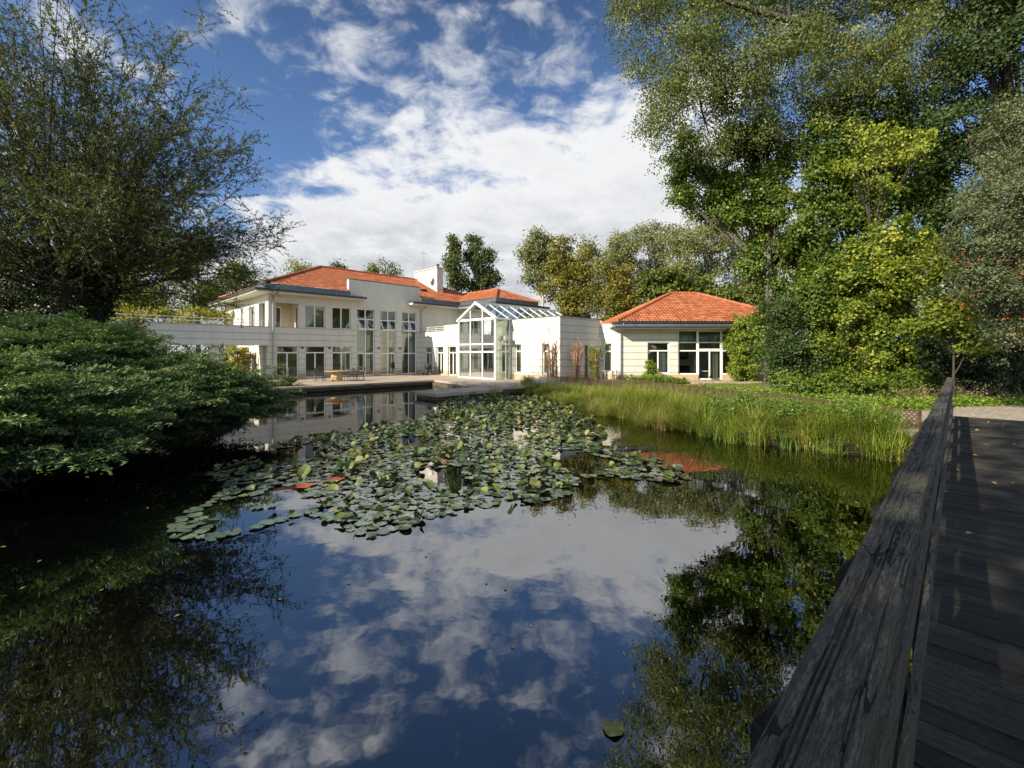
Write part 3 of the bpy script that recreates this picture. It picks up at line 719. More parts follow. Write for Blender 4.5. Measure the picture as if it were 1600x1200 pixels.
def make_pavilion():
    O = (8.06, 33.2, .40)
    Pv = empty('pavilion', O, 0, 'single-storey white garden pavilion under its own orange hip roof', 'pavilion')
    f = FX(0.0); w = MB()
    w.wall(f, 0, 13.0, 0, 3.78, [(1.99,3.61,.5,2.81), (4.25,5.74,.44,3.72), (5.74,7.54,.03,3.72), (7.54,8.6,.44,3.72), (10.0,11.2,.5,2.6)], .3)
    w.box(0,.3, .3,9.0, 0,3.78); w.box(12.7,13.0, .3,9.0, 0,3.78); w.box(.3,12.7, 8.7,9.0, 0,3.78); w.build('wall', M_['wall_pav'], Pv)
    r = MB(); r.box(.3,12.7, 4.4,4.55, 0,3.7); r.box(.3,12.7, .3,4.4, 3.62,3.77); r.build('room_wall', M_['interior_light'], Pv)
    fl = MB(); fl.box(.3,12.7, .3,5.0, .004,.03); fl.build('room_floor', M_['floor_in'], Pv)
    kt = MB(); kt.box(4.3,6.6, 3.7,4.39, .03,.92); kt.box(4.3,6.6, 4.0,4.39, 1.5,2.2); kt.box(4.3,6.6, 3.68,4.39, .93,.97); kt.build('kitchen_unit', M_['dark_wood'], Pv)
    q = window(Pv, f, 1.99,3.61, .5,2.81, ((2.8,.5,2.19),), (2.19,)); curtain(q, f, 2.85,3.5, .55,2.1, .3)
    window(Pv, f, 4.25,5.74, .44,3.72, (4.33,), (2.19,2.81), name='glazing'); window(Pv, f, 7.54,8.6, .44,3.72, (), (2.19,2.81), name='glazing')
    q = window(Pv, f, 5.74,7.54, .03,3.72, (((5.74+7.54)/2,.1,2.15),), (2.19,2.30,2.81), name='double_door', fw=.11); curtain(q, f, 6.9,7.4, .05,2.1, .4)
    bl = MB()
    bl.box(4.35,5.66, .5,.52, 2.95,3.35); bl.build('blind', M_['curtain'], q); bl = MB(); bl.box(5.9,7.4, .5,.52, 2.95,3.35); bl.build('blind', M_['curtain'], q)
    window(Pv, f, 10.0,11.2, .5,2.6, (10.6,))
    ev = MB(); ev.box(-.5,13.0, -1.0,0, 3.782,3.93); ev.box(-.5,13.5, 0,10.0, 3.784,3.93); ev.box(13.0,13.5,-1.0,0,3.782,3.93); ev.build('soffit', M_['soffit'], Pv)
    g = MB(); g.bar((-.62,-1.06,3.90), (13.5,-1.06,3.90), .12, .10); g.bar((-.56,-1.05,3.90), (-.56,10,3.90), .12, .10); g.build('gutter', M_['gutter'], Pv)
    g = MB(); g.bar((-.53,-.98,4.24), (13.5,-.98,4.24), .10, .09); g.bar((-.48,-.97,4.24), (-.48,10,4.24), .10, .09); g.build('gutter', M_['gutter'], Pv)
    z = MB(); z.add([(-.5,-1.0,3.93),(13.5,-1.0,3.93),(13.5,-.88,4.28),(-.42,-.88,4.28)], [(0,1,2,3)]); z.add([(-.5,-1.0,3.93),(-.5,10,3.93),(-.42,10,4.28),(-.42,-.88,4.28)], [(0,1,2,3)]); z.build('apron', M_['zinc'], Pv, recalc=False)
    rf = MB(); a, b, c, d = (-.5,-1.0,4.30), (13.1,-1.0,4.30), (7.5,4.5,7.0), (5.3,4.5,7.0)
    roof_plane(rf, [a, b, c, d]); roof_plane(rf, [(-.5,10,4.30), a, d]); roof_plane(rf, [b, (13.1,10,4.30), c]); roof_plane(rf, [(13.1,10,4.30), (-.5,10,4.30), d, c])
    for p, q in ((a,d), (b,c), (d,c), ((-.5,10,4.30),d)): ridge_caps(rf, (p[0],p[1],p[2]+.05), (q[0],q[1],q[2]+.05))
    rf.build('roof', M_['tile'], Pv, recalc=False, tints=True)
    dp = MB(); dp.tube([(-.02,-.98,4.2), (-.02,-.9,3.9), (-.02,-.1,3.55), (-.02,-.1,.02)], .05, 8); dp.build('downpipe', M_['pipe'], Pv)
    return Pv
make_pavilion()
# ------------------------------------------------------------------ the footbridge in the foreground
from mathutils import noise as mnoise
def make_bridge():
    B = empty('footbridge', (0,0,0), R(45), 'weathered grey timber footbridge with a thick cracked handrail', 'footbridge')
    # handrail: one long beam with real grain, splits and worn edges
    xs = np.concatenate([np.arange(-5, .2, .12), np.arange(.2, 2.2, .006), np.arange(2.2, 5, .015), np.arange(5, 16.45, .05)])
    prof = []                                                # cross-section (y, z), clockwise, finely divided on top
    W, H, rr = .126, .095, .014; yc = .176; zt = 1.80
    top = np.linspace(-W/2+rr, W/2-rr, 54)
    for a in np.linspace(180, 90, 6): prof.append((yc-W/2+rr+rr*math.cos(R(a)), zt-rr+rr*math.sin(R(a))))
    for t in top[1:-1]: prof.append((yc+t, zt))
    for a in np.linspace(90, 0, 6): prof.append((yc+W/2-rr+rr*math.cos(R(a)), zt-rr+rr*math.sin(R(a))))
    for q in (.02,.04,.06,.08): prof.append((yc+W/2, zt-rr-q*.85))
    prof.append((yc+W/2, zt-H)); prof.append((yc-W/2, zt-H))
    for q in (.08,.06,.04,.02): prof.append((yc-W/2, zt-rr-q*.85))
    P = np.array(prof); n = len(P); m = len(xs); V = np.zeros((m, n, 3))
    rs = random.Random(3)
    cracks = [(rs.uniform(-.052,.052), rs.uniform(0, 9), rs.uniform(.5, 2.2), rs.uniform(.003, .010), rs.random()*9) for _ in range(46)]
    nv = mnoise.noise
    for i, x in enumerate(xs):
        sway = .0035*math.sin(x*.9) + .002*math.sin(x*2.3+1)
        for j, (y, z) in enumerate(prof):
            t = y-yc; g = 0.0
            if z > zt-.03:
                g += .0013*nv((x*3.5, t*170, 0)) + .0008*nv((x*14.0, t*360, 4)) + .0016*nv((x*3, t*14, 9))
                for c, x0, L, dp, ph in cracks:
                    s = (x-x0)/L
                    if 0 < s < 1:
                        w = c + .0035*nv((x*3.2, ph, 0)); dd = abs(t-w)/.0022
                        if dd < 1.6: g -= dp*math.sin(math.pi*s)**.5*max(0, 1-dd*.62)
            e = .0035*nv((x*4.0, j*.35, 2)) if abs(t) > W/2-rr-.002 else 0
            V[i, j] = (x, y+sway+e, z+g+.003*math.sin(x*1.3))
    idx = np.arange(m*n).reshape(m, n); nxt = np.roll(idx, -1, 1)
    F = np.stack([idx[:-1], idx[1:], nxt[1:], nxt[:-1]], -1).reshape(-1, 4)
    o = np_mesh('handrail', V.reshape(-1, 3), F, M_['rail_wood'], B, np.full(len(F), .5), smooth=True)
    # posts, boards, cross-beams with struts
    px = [2.35 + 2.05*k for k in range(-2, 7)] + [16.28]
    for x in px:
        p = MB(); p.box(x-.055, x+.055, .145, .245, -.6, 1.702, .35+.3*rs.random()); p.build('post', M_['post_wood'], B, bevel=.008)
    rb = MB(); rb.box(-5,16.3, .118,.143, 1.44,1.60,.5); rb.build('rail_board', M_['rail_wood'], B, tints=True)
    rb = MB(); rb.box(-5,16.3, .118,.143, .98,1.13,.4); rb.build('rail_board', M_['rail_wood'], B, tints=True)
    for x in px[:-1]:
        b = MB(); b.box(x-.07, x+.07, -2.6, .70, .52, .695, .5); bo = b.build('cross_beam', M_['deck_wood'], B, bevel=.01)
        s = MB(); s.bar((x, .66, .70), (x, .25, 1.28), .075, .06); s.build('strut', M_['post_wood'], B, bevel=.006)
    d = MB(); x = -5.0; i = 0
    while x < 16.3:
        w = rs.uniform(.135, .150); dz = rs.uniform(-.004, .004); tl = rs.uniform(-.004,.004); y1 = .158 if True else 0
        vs = [(x,-2.7,.755),(x+w,-2.7,.755),(x+w,y1+rs.uniform(-.01,.02),.755),(x,y1,.755),(x,-2.7,.80+dz),(x+w,-2.7,.80+dz+tl),(x+w,y1,.80+dz+tl),(x,y1,.80+dz)]
        d.add(vs, [(0,3,2,1),(4,5,6,7),(0,1,5,4),(1,2,6,5),(2,3,7,6),(3,0,4,7)], rs.random()); x += w + rs.uniform(.006, .012); i += 1
    d.build('deck', M_['deck_wood'], B, tints=True)
    g = MB(); g.box(-5,16.3, -.10,.06, .70,.752); g.box(-5,16.3, -2.5,-2.3, .70,.752); g.build('stringer', M_['post_wood'], B)
make_bridge()
# ------------------------------------------------------------------ vegetation
def at(u, v, Y): return ((u-800)/700*Y, Y, 2.45-(v-551)/700*Y)     # a surveyed direction and distance -> a place
def unit(v): return v/np.maximum(np.linalg.norm(v, axis=-1, keepdims=True), 1e-9)
def leaf_quads(C, D, Nn, L, W, fold=.18):
    """folded rhombic leaves at C pointing along D with face normal near Nn"""
    D = unit(D); S = unit(np.cross(D, Nn)); Nn = np.cross(S, D)
    L = np.broadcast_to(np.asarray(L, float).reshape(-1, 1), (len(C), 1)); W = np.broadcast_to(np.asarray(W, float).reshape(-1, 1), (len(C), 1))
    b = C - D*L*.5; t = C + D*L*.5 - Nn*L*.08; l = C - S*W*.5 + Nn*W*fold - D*L*.06; r = C + S*W*.5 + Nn*W*fold - D*L*.06
    V = np.stack([b, r, t, l], 1).reshape(-1, 3); F = np.arange(len(C)*4).reshape(-1, 4)
    return V, F
class Leaves:
    def __init__(s): s.V = []; s.F = []; s.T = []; s.n = 0
    def add(s, V, F, T): s.V.append(V); s.F.append(F + s.n); s.T.append(np.broadcast_to(T, (len(F),))); s.n += len(V)
    def build(s, name, m, parent=None): return np_mesh(name, np.concatenate(s.V), np.concatenate(s.F), m, parent, np.concatenate(s.T))

LM = {}
def lm(key, *stops, **k): LM[key] = leaf_mat('leaf_'+key, list(zip(np.linspace(0, 1, len(stops)), stops)), **k)
lm('willow', (.030,.042,.014), (.060,.076,.024), (.10,.118,.042), (.165,.175,.085), trans=.35)
lm('ivydark', (.010,.018,.006), (.018,.032,.010), (.030,.050,.014), trans=.15, rough=.4)
lm('juniper', (.014,.032,.016), (.042,.088,.040), (.105,.175,.072), (.25,.33,.13), trans=.16, rough=.6)
lm('birch', (.045,.066,.015), (.090,.118,.027), (.15,.175,.045), (.25,.255,.10), trans=.34)
lm('maple', (.035,.062,.010), (.078,.122,.018), (.14,.19,.028), (.25,.27,.04), trans=.34)
lm('ivytree', (.028,.055,.009), (.072,.120,.018), (.14,.20,.030), (.25,.31,.05), trans=.30, rough=.42)
lm('vine', (.060,.10,.012), (.14,.195,.022), (.26,.30,.036), (.42,.41,.055), trans=.36)
lm('shrub', (.018,.036,.011), (.042,.072,.020), (.080,.118,.034), trans=.22)
lm('greypop', (.13,.15,.055), (.20,.215,.085), (.27,.28,.12), (.34,.34,.17), trans=.32)
lm('poplar', (.05,.072,.022), (.09,.12,.034), (.145,.175,.05), trans=.3)
lm('lime', (.10,.105,.018), (.165,.16,.026), (.225,.20,.035), (.27,.19,.035), trans=.32)
lm('back', (.075,.105,.022), (.13,.165,.032), (.20,.225,.045), (.30,.28,.055), trans=.34)
lm('yellow', (.17,.17,.02), (.26,.25,.03), (.35,.31,.05), trans=.35)
lm('orange', (.22,.10,.025), (.34,.16,.04), (.40,.24,.06), (.30,.26,.07), trans=.35)
lm('coton', (.035,.055,.020), (.068,.092,.036), (.115,.14,.062), (.19,.21,.12), trans=.18)
lm('berry', (.42,.045,.015), (.55,.08,.02), (.48,.12,.03), trans=.05)
lm('pink', (.55,.06,.14), (.65,.12,.22), trans=.2)
lm('cover', (.10,.18,.022), (.17,.27,.032), (.24,.345,.05), (.30,.37,.075), trans=.32)
lm('sedge', (.11,.165,.020), (.20,.26,.030), (.29,.335,.048), (.34,.33,.09), (.26,.19,.08), trans=.34)
lm('sedge_dry', (.28,.24,.10), (.36,.31,.14), (.28,.20,.10), (.22,.23,.07), trans=.25)
lm('iris', (.06,.12,.018), (.115,.195,.030), (.18,.265,.05), trans=.32, rough=.4)
lm('twig', (.055,.035,.02), (.10,.065,.035), (.15,.10,.055), trans=.05)
lm('ivycol', (.060,.105,.014), (.145,.205,.025), (.25,.31,.043), (.38,.37,.06), trans=.34)
def bark(name, c0, c1): 
    M_[name] = noisy(name, c0, c1, 3.0, .9, .7, 9, sc3=(2,2,.6))
bark('bark_grey', (.09,.08,.065), (.19,.175,.15)); bark('bark_limb', (.045,.04,.033), (.105,.092,.075)); bark('bark_dark', (.025,.020,.015), (.065,.052,.04)); bark('bark_pale', (.30,.29,.25), (.50,.48,.43)); bark('bark_red', (.20,.095,.06), (.36,.19,.12))

def lobe_points(rng, lobes, n, sub=9, shell=.62, subr=(.28,.5)):
    """clump centres: every lobe carries sub-lobes on its surface, clumps sit in those, so the crown is lumpy with gaps"""
    vol = np.array([(l[3]*l[4]*l[5])**(.72) for l in lobes]); cnt = np.maximum(3, (n*vol/vol.sum()).astype(int))
    P = []; Nn = []; own = []
    for k, (l, c) in enumerate(zip(lobes, cnt)):
        cen = np.array(l[:3]); rad = np.array(l[3:6])
        d = unit(rng.normal(size=(sub, 3))); sc_ = cen + d*rad*rng.uniform(.45, .88, (sub, 1)); sr = rad*rng.uniform(*subr, (sub, 1))
        w = rng.integers(0, sub, c); dd = unit(rng.normal(size=(c, 3))); rr = rng.uniform(0, 1, (c, 1))**(1/3)*(1-.0)
        rr = np.where(rng.random((c, 1)) < shell, .75+.3*rng.random((c, 1)), rr)
        p = sc_[w] + dd*sr[w]*rr; P.append(p); Nn.append(unit((p-cen)/rad)); own += [k]*c
    return np.concatenate(P), np.concatenate(Nn), np.array(own)
def fill_leaves(lv, rng, P, Nn, per, cr, L, W, droop=.2, upw=.5, outw=.5, tcl=.35, tmean=.5):
    n = len(P); C = np.repeat(P, per, 0) + rng.normal(size=(n*per, 3))*np.array([cr, cr, cr*.75])*.6
    O = np.repeat(Nn, per, 0); rn = rng.normal(size=(n*per, 3))
    face = unit(O*outw + np.array([0,0,upw]) + rn*.50 + np.repeat(rng.normal(size=(n, 3))*.35, per, 0))
    D = unit(np.cross(face, rng.normal(size=(n*per, 3)))); D[:, 2] -= droop; D = unit(D)
    T = np.clip(np.repeat(rng.normal(tmean, tcl*.55, n), per) + rng.normal(0, .09, n*per), 0, 1)
    V, F = leaf_quads(C, D, face, L*rng.uniform(.65, 1.25, n*per), W*rng.uniform(.7, 1.2, n*per)); lv.add(V, F, T)
def wiggle(rng, p, q, n, amp):
    p = np.array(p, float); q = np.array(q, float); t = np.linspace(0, 1, n)[:, None]
    o = rng.normal(size=(n, 3))*amp*np.sin(np.pi*t); return [tuple(a) for a in p + (q-p)*t + np.cumsum(o, 0)*.4*np.sin(np.pi*t)]
def make_tree(name, label, cat, base, lobes, leafm, barkm, tr=.25, clumps=300, per=40, cr=.5, L=.15, W=.11, seed=1, group=None, droop=.25, top=None, limbs=None, twigs=40, tmean=.5, sub=9, upw=.5, shell=.62, trunk=True, tcl=.35, sat=2, twigbark=None, limbbark=None, subr=(.28,.5)):
    """tapered trunk with limbs and twigs, and a crown of leaf clumps"""
    rng = np.random.default_rng(seed); E = empty(name, base, 0, label, cat, group); b = np.array(base)
    lob = [(l[0]-b[0], l[1]-b[1], l[2]-b[2], *l[3:]) for l in lobes]
    if sat:                                                  # small side lobes break the outline
        ex = []
        for l in lob:
            for _ in range(sat):
                d = unit(rng.normal(size=3)); q = rng.uniform(.22, .42); ex.append((l[0]+d[0]*l[3]*.95, l[1]+d[1]*l[4]*.95, l[2]+d[2]*l[5]*.95, l[3]*q, l[4]*q, l[5]*q))
        main = list(lob); lob = lob + ex
    else: main = lob
    P, Nn, own = lobe_points(rng, lob, clumps, sub, shell, subr)
    if trunk:
        mb = MB(); cen = np.array([l[:3] for l in main]); hi = cen[np.argmax(cen[:, 2])]
        tp = np.array(top) - b if top is not None else np.array([hi[0]*.8, hi[1]*.8, hi[2]*1.0])
        pts = wiggle(rng, (0,0,-.3), tp, 9, tr*.35); mb.tube(pts, [tr*1.25] + [tr*(1-.8*i/8) for i in range(1, 9)], 9)
        pa = np.array(pts); hold = pa[3:]
        for pl, r0 in limbs or []:
            q = np.array([tuple(np.array(p)-b) for p in pl]); tt = np.linspace(0, len(q)-1, 5*len(q)); hold = np.r_[hold, np.stack([np.interp(tt, np.arange(len(q)), q[:, a]) for a in range(3)], -1)]
        tb = MB() if twigbark else mb
        for k, l in enumerate(lob):
            c = np.array(l[:3]); zs = np.clip(c[2]*.62, pa[1, 2], pa[-1, 2]); st = hold[np.argmin(np.linalg.norm(hold-c, axis=1))] if limbs else pa[np.argmin(np.abs(pa[:, 2]-zs))]
            ln = np.linalg.norm(c-st); r0 = min(tr*.5, .03+.018*ln)
            if ln > .4 and k < len(main): tb.tube(wiggle(rng, st, c, 6, ln*.04), [r0*(1-.14*i) for i in range(6)], 6)
            idx = np.where(own == k)[0]; rng.shuffle(idx)
            for i in idx[:max(3, int(twigs*len(idx)/len(P)))]:
                s = st + (c-st)*rng.uniform(.45, 1); q = P[i]
                tb.tube(wiggle(rng, s, q, 4, .05*np.linalg.norm(q-s)), [r0*.33, r0*.25, r0*.16, r0*.06], 4, cap=False)
        mb.build('trunk', M_[barkm], E, smooth=True, recalc=False)
        if twigbark: tb.build('branches', M_[twigbark], E, smooth=True, recalc=False)
        if limbs:
            lmb = MB()
            for pl, r0 in limbs:
                pl = [tuple(np.array(p)-b) for p in pl]; lmb.tube(pl, [r0*(1-.75*i/(len(pl)-1)) for i in range(len(pl))], 8)
            lmb.build('limb', M_[limbbark or barkm], E, smooth=True, recalc=False)
    lv = Leaves(); fill_leaves(lv, rng, P, Nn, per, cr, L, W, droop, upw, tmean=tmean, tcl=tcl); lv.build('crown', LM[leafm], E)
    return E
def px_lobes(Y, rows, flat=.85):
    """(u, v, ru, rv[, dY]) measured on the horizon frame at distance Y -> lobes in metres"""
    out = []
    for r in rows:
        y = Y + (r[4] if len(r) > 4 else 0); x, yy, z = at(r[0], r[1], y); a = r[2]*y/700; c = r[3]*y/700
        out.append((x, yy, z, a, max(a, c)*flat, c))
    return out
def gz(x, y): return float(ground_h(np.array([x]), np.array([y]))[0])

# --- the big willow on the left
def make_willow():
    rng = np.random.default_rng(11); bx, by = -15.8, 16.0
    E = empty('willow_tree', (bx, by, .3), 0, 'huge dark willow with thin fanning branches and narrow leaves, at the left', 'tree')
    hd = np.array([0, 0, 4.6]); mb = MB()
    mb.tube([(0,0,-.3), (.05,.02,1.5), (-.06,0,3.2), tuple(hd), (0,0,5.2)], [.62,.50,.46,.55,.25], 12)
    mb.build('trunk', M_['bark_dark'], E, smooth=True)
    br = MB(); C = []; D = []; Tn = []
    for k in range(185):
        azm = rng.uniform(0, 2*math.pi); e = R(rng.choice([rng.uniform(2, 32), rng.uniform(22, 60), rng.uniform(50, 86)], p=[.27, .38, .35]))
        ln = rng.uniform(5.0, 7.7)*(1.0 if e < .55 else 1.22 if e < 1.0 else 1.5); d = np.array([math.cos(azm)*math.cos(e), math.sin(azm)*math.cos(e), math.sin(e)])
        p = hd + np.array([rng.normal(0,.25), rng.normal(0,.25), rng.uniform(-.6,.5)]); pts = [p.copy()]; n = 10
        for i in range(n):
            d = unit(d + np.array([0,0, .045 if i < 5 else -.05]) + rng.normal(size=3)*.055); p = p + d*ln/n; pts.append(p.copy())
        r0 = rng.uniform(.016, .044); br.tube(pts, [r0*(1-.088*i) for i in range(n+1)], 5, cap=False)
        for j in range(50):
            t = rng.uniform(.10, 1.0)**.62; f = t*n; i = min(int(f), n-1); s = pts[i] + (pts[i+1]-pts[i])*(f-i); ax = unit(pts[i+1]-pts[i])
            td = unit(ax*.75 + rng.normal(size=3)*.62 + np.array([0,0,.10])); tl = rng.uniform(.5, 1.5)*(1.15-.4*t)
            tp = [s + td*tl*q + np.array([0,0,-.16*tl*q*q]) for q in (0, .5, 1)]
            br.tube(tp, [.005,.004,.002], 3, cap=False)
            m = int(tl*22); q = rng.uniform(.1, 1.03, m); c = s + td*tl*q[:, None] + np.array([0,0,-.16])*tl*(q**2)[:, None]
            dd = unit(td + rng.normal(size=(m, 3))*.5 + np.array([0,0,-.12])); C.append(c + dd*.06); D.append(dd); Tn.append(np.full(m, rng.normal(.5, .2)))
    br.build('branches', M_['bark_dark'], E, recalc=False)
    C = np.concatenate(C); D = np.concatenate(D); T = np.clip(np.concatenate(Tn) + rng.normal(0, .15, len(C)), 0, 1)
    V, F = leaf_quads(C, D, rng.normal(size=C.shape) + np.array([0,0,.4]), rng.uniform(.10, .18, len(C)), rng.uniform(.022, .036, len(C)), .1)
    lv = Leaves(); lv.add(V, F, T); lv.build('crown', LM['willow'], E)
    # ivy round the trunk and the pollard head
    lv = Leaves(); n = 700; a = rng.uniform(0, 2*math.pi, n); h = rng.uniform(0, 5.4, n); r = .62 + .5*np.exp(-((h-4.7)/.9)**2) + rng.uniform(0, .35, n)
    P = np.stack([r*np.cos(a), r*np.sin(a), h], -1); fill_leaves(lv, rng, P, unit(P*np.array([1,1,.1])), 22, .22, .10, .09); lv.build('ivy', LM['ivydark'], E)
make_willow()

# --- spreading junipers on the left bank
def frond_template(seed):
    rng = np.random.default_rng(seed); C = []; D = []; T = []
    for i in range(30):
        t = .10 + .9*i/29; sgn = 1 if i % 2 else -1; bl = (.27*(1-t)**.8 + .07)*rng.uniform(.8, 1.2); base = np.array([t, 0, .10*t - .16*t*t])
        d = unit(np.array([.80, sgn*rng.uniform(.45, .95), rng.uniform(.0, .35)])); m = max(3, int(bl*30))
        for q in np.linspace(.1, 1, m):
            p = base + d*bl*q + np.array([.0, 0, -.05*q*q]) + rng.normal(size=3)*.012
            for _ in range(2): C.append(p + rng.normal(size=3)*.009); D.append(unit(d + rng.normal(size=3)*.40 + np.array([.25,0,.10]))); T.append(.25 + .35*t + .35*q*t + rng.normal(0, .10))
    C = np.array(C); D = np.array(D); T = np.clip(np.array(T), 0, 1); n = len(C)
    V, F = leaf_quads(C, D, rng.normal(size=(n, 3))*.45 + np.array([0,0,.9]), rng.uniform(.040, .075, n), rng.uniform(.012, .019, n), .1)
    return V, F, T
FT = [frond_template(s) for s in range(4)]
def make_juniper(label, c, rx, ry, h, shelves, seed, fl=(1.0, 1.7), zmin=.45):
    rng = np.random.default_rng(seed); E = empty('juniper', (c[0], c[1], c[2]), 0, label, 'shrub'); lv = Leaves(); mb = MB()
    for s in range(shelves):
        az = rng.uniform(-2.2, 1.6) if rng.random() < .75 else rng.uniform(0, 2*math.pi); u = rng.uniform(0, 1)**.8; z = zmin + (h-zmin)*u; z = .36*round(z/.36) + rng.normal(0, .04); u = min(1, max(0, (z-zmin)/(h-zmin))); tsh = rng.normal(0, .10); k = math.sqrt(max(.02, 1-(u*.96)**2.2))
        k *= rng.uniform(.70, 1.0) if rng.random() < .7 else rng.uniform(1.02, 1.26)
        ex = np.array([rx*k*math.cos(az), ry*k*math.sin(az), z])                    # where this shelf reaches out to
        out = unit(np.array([math.cos(az), math.sin(az), 0])); inner = ex*np.array([.35,.35,.55]); mb.tube([tuple(inner*np.array([.3,.3,.3])), tuple(inner), tuple(ex*.8+np.array([0,0,.1]))], [.06,.04,.015], 5, cap=False)
        nf = rng.integers(15, 22)
        for f in range(nf):
            L = rng.uniform(*fl); a = az + rng.normal(0, .36); tilt = rng.normal(.20, .10) + .14*u; V, F, T = FT[rng.integers(4)]
            dx = np.array([math.cos(a)*math.cos(tilt), math.sin(a)*math.cos(tilt), math.sin(tilt)]); sd = unit(np.cross(np.array([0,0,1]), dx)); up = np.cross(dx, sd)
            roll = rng.normal(0, .12); sd, up = sd*math.cos(roll)+up*math.sin(roll), up*math.cos(roll)-sd*math.sin(roll)
            org = ex - out*L*.78 + sd*rng.normal(0, .62) - out*rng.uniform(0, 1.0) + np.array([0,0,rng.normal(0,.03)])
            W = org + (V[:, :1]*dx + V[:, 1:2]*sd*1.05 + V[:, 2:3]*up)*L; lv.add(W, F, np.clip(T*1.0 + tsh + rng.normal(-.04, .06), 0, 1))
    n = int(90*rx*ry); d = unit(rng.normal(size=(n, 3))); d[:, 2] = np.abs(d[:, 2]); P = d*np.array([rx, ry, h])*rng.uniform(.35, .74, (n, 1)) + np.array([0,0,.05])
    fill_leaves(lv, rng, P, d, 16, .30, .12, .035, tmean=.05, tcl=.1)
    mb.build('branches', M_['bark_dark'], E, recalc=False); lv.build('foliage', LM['juniper'], E)
make_juniper('low spreading juniper hanging over the dark water at the lower left', (-11.0, 8.0, .3), 4.0, 3.6, 1.55, 62, 21, fl=(1.1, 2.0), zmin=.25)
make_juniper('tall mounded juniper on the left bank, behind the lower one', (-13.4, 12.6, .3), 4.5, 3.6, 2.42, 84, 22, fl=(1.0, 1.9))
make_juniper('juniper reaching right over the lily pond towards the terrace', (-9.5, 12.6, .3), 2.8, 2.6, 1.30, 56, 23, fl=(.9, 1.7), zmin=.2)

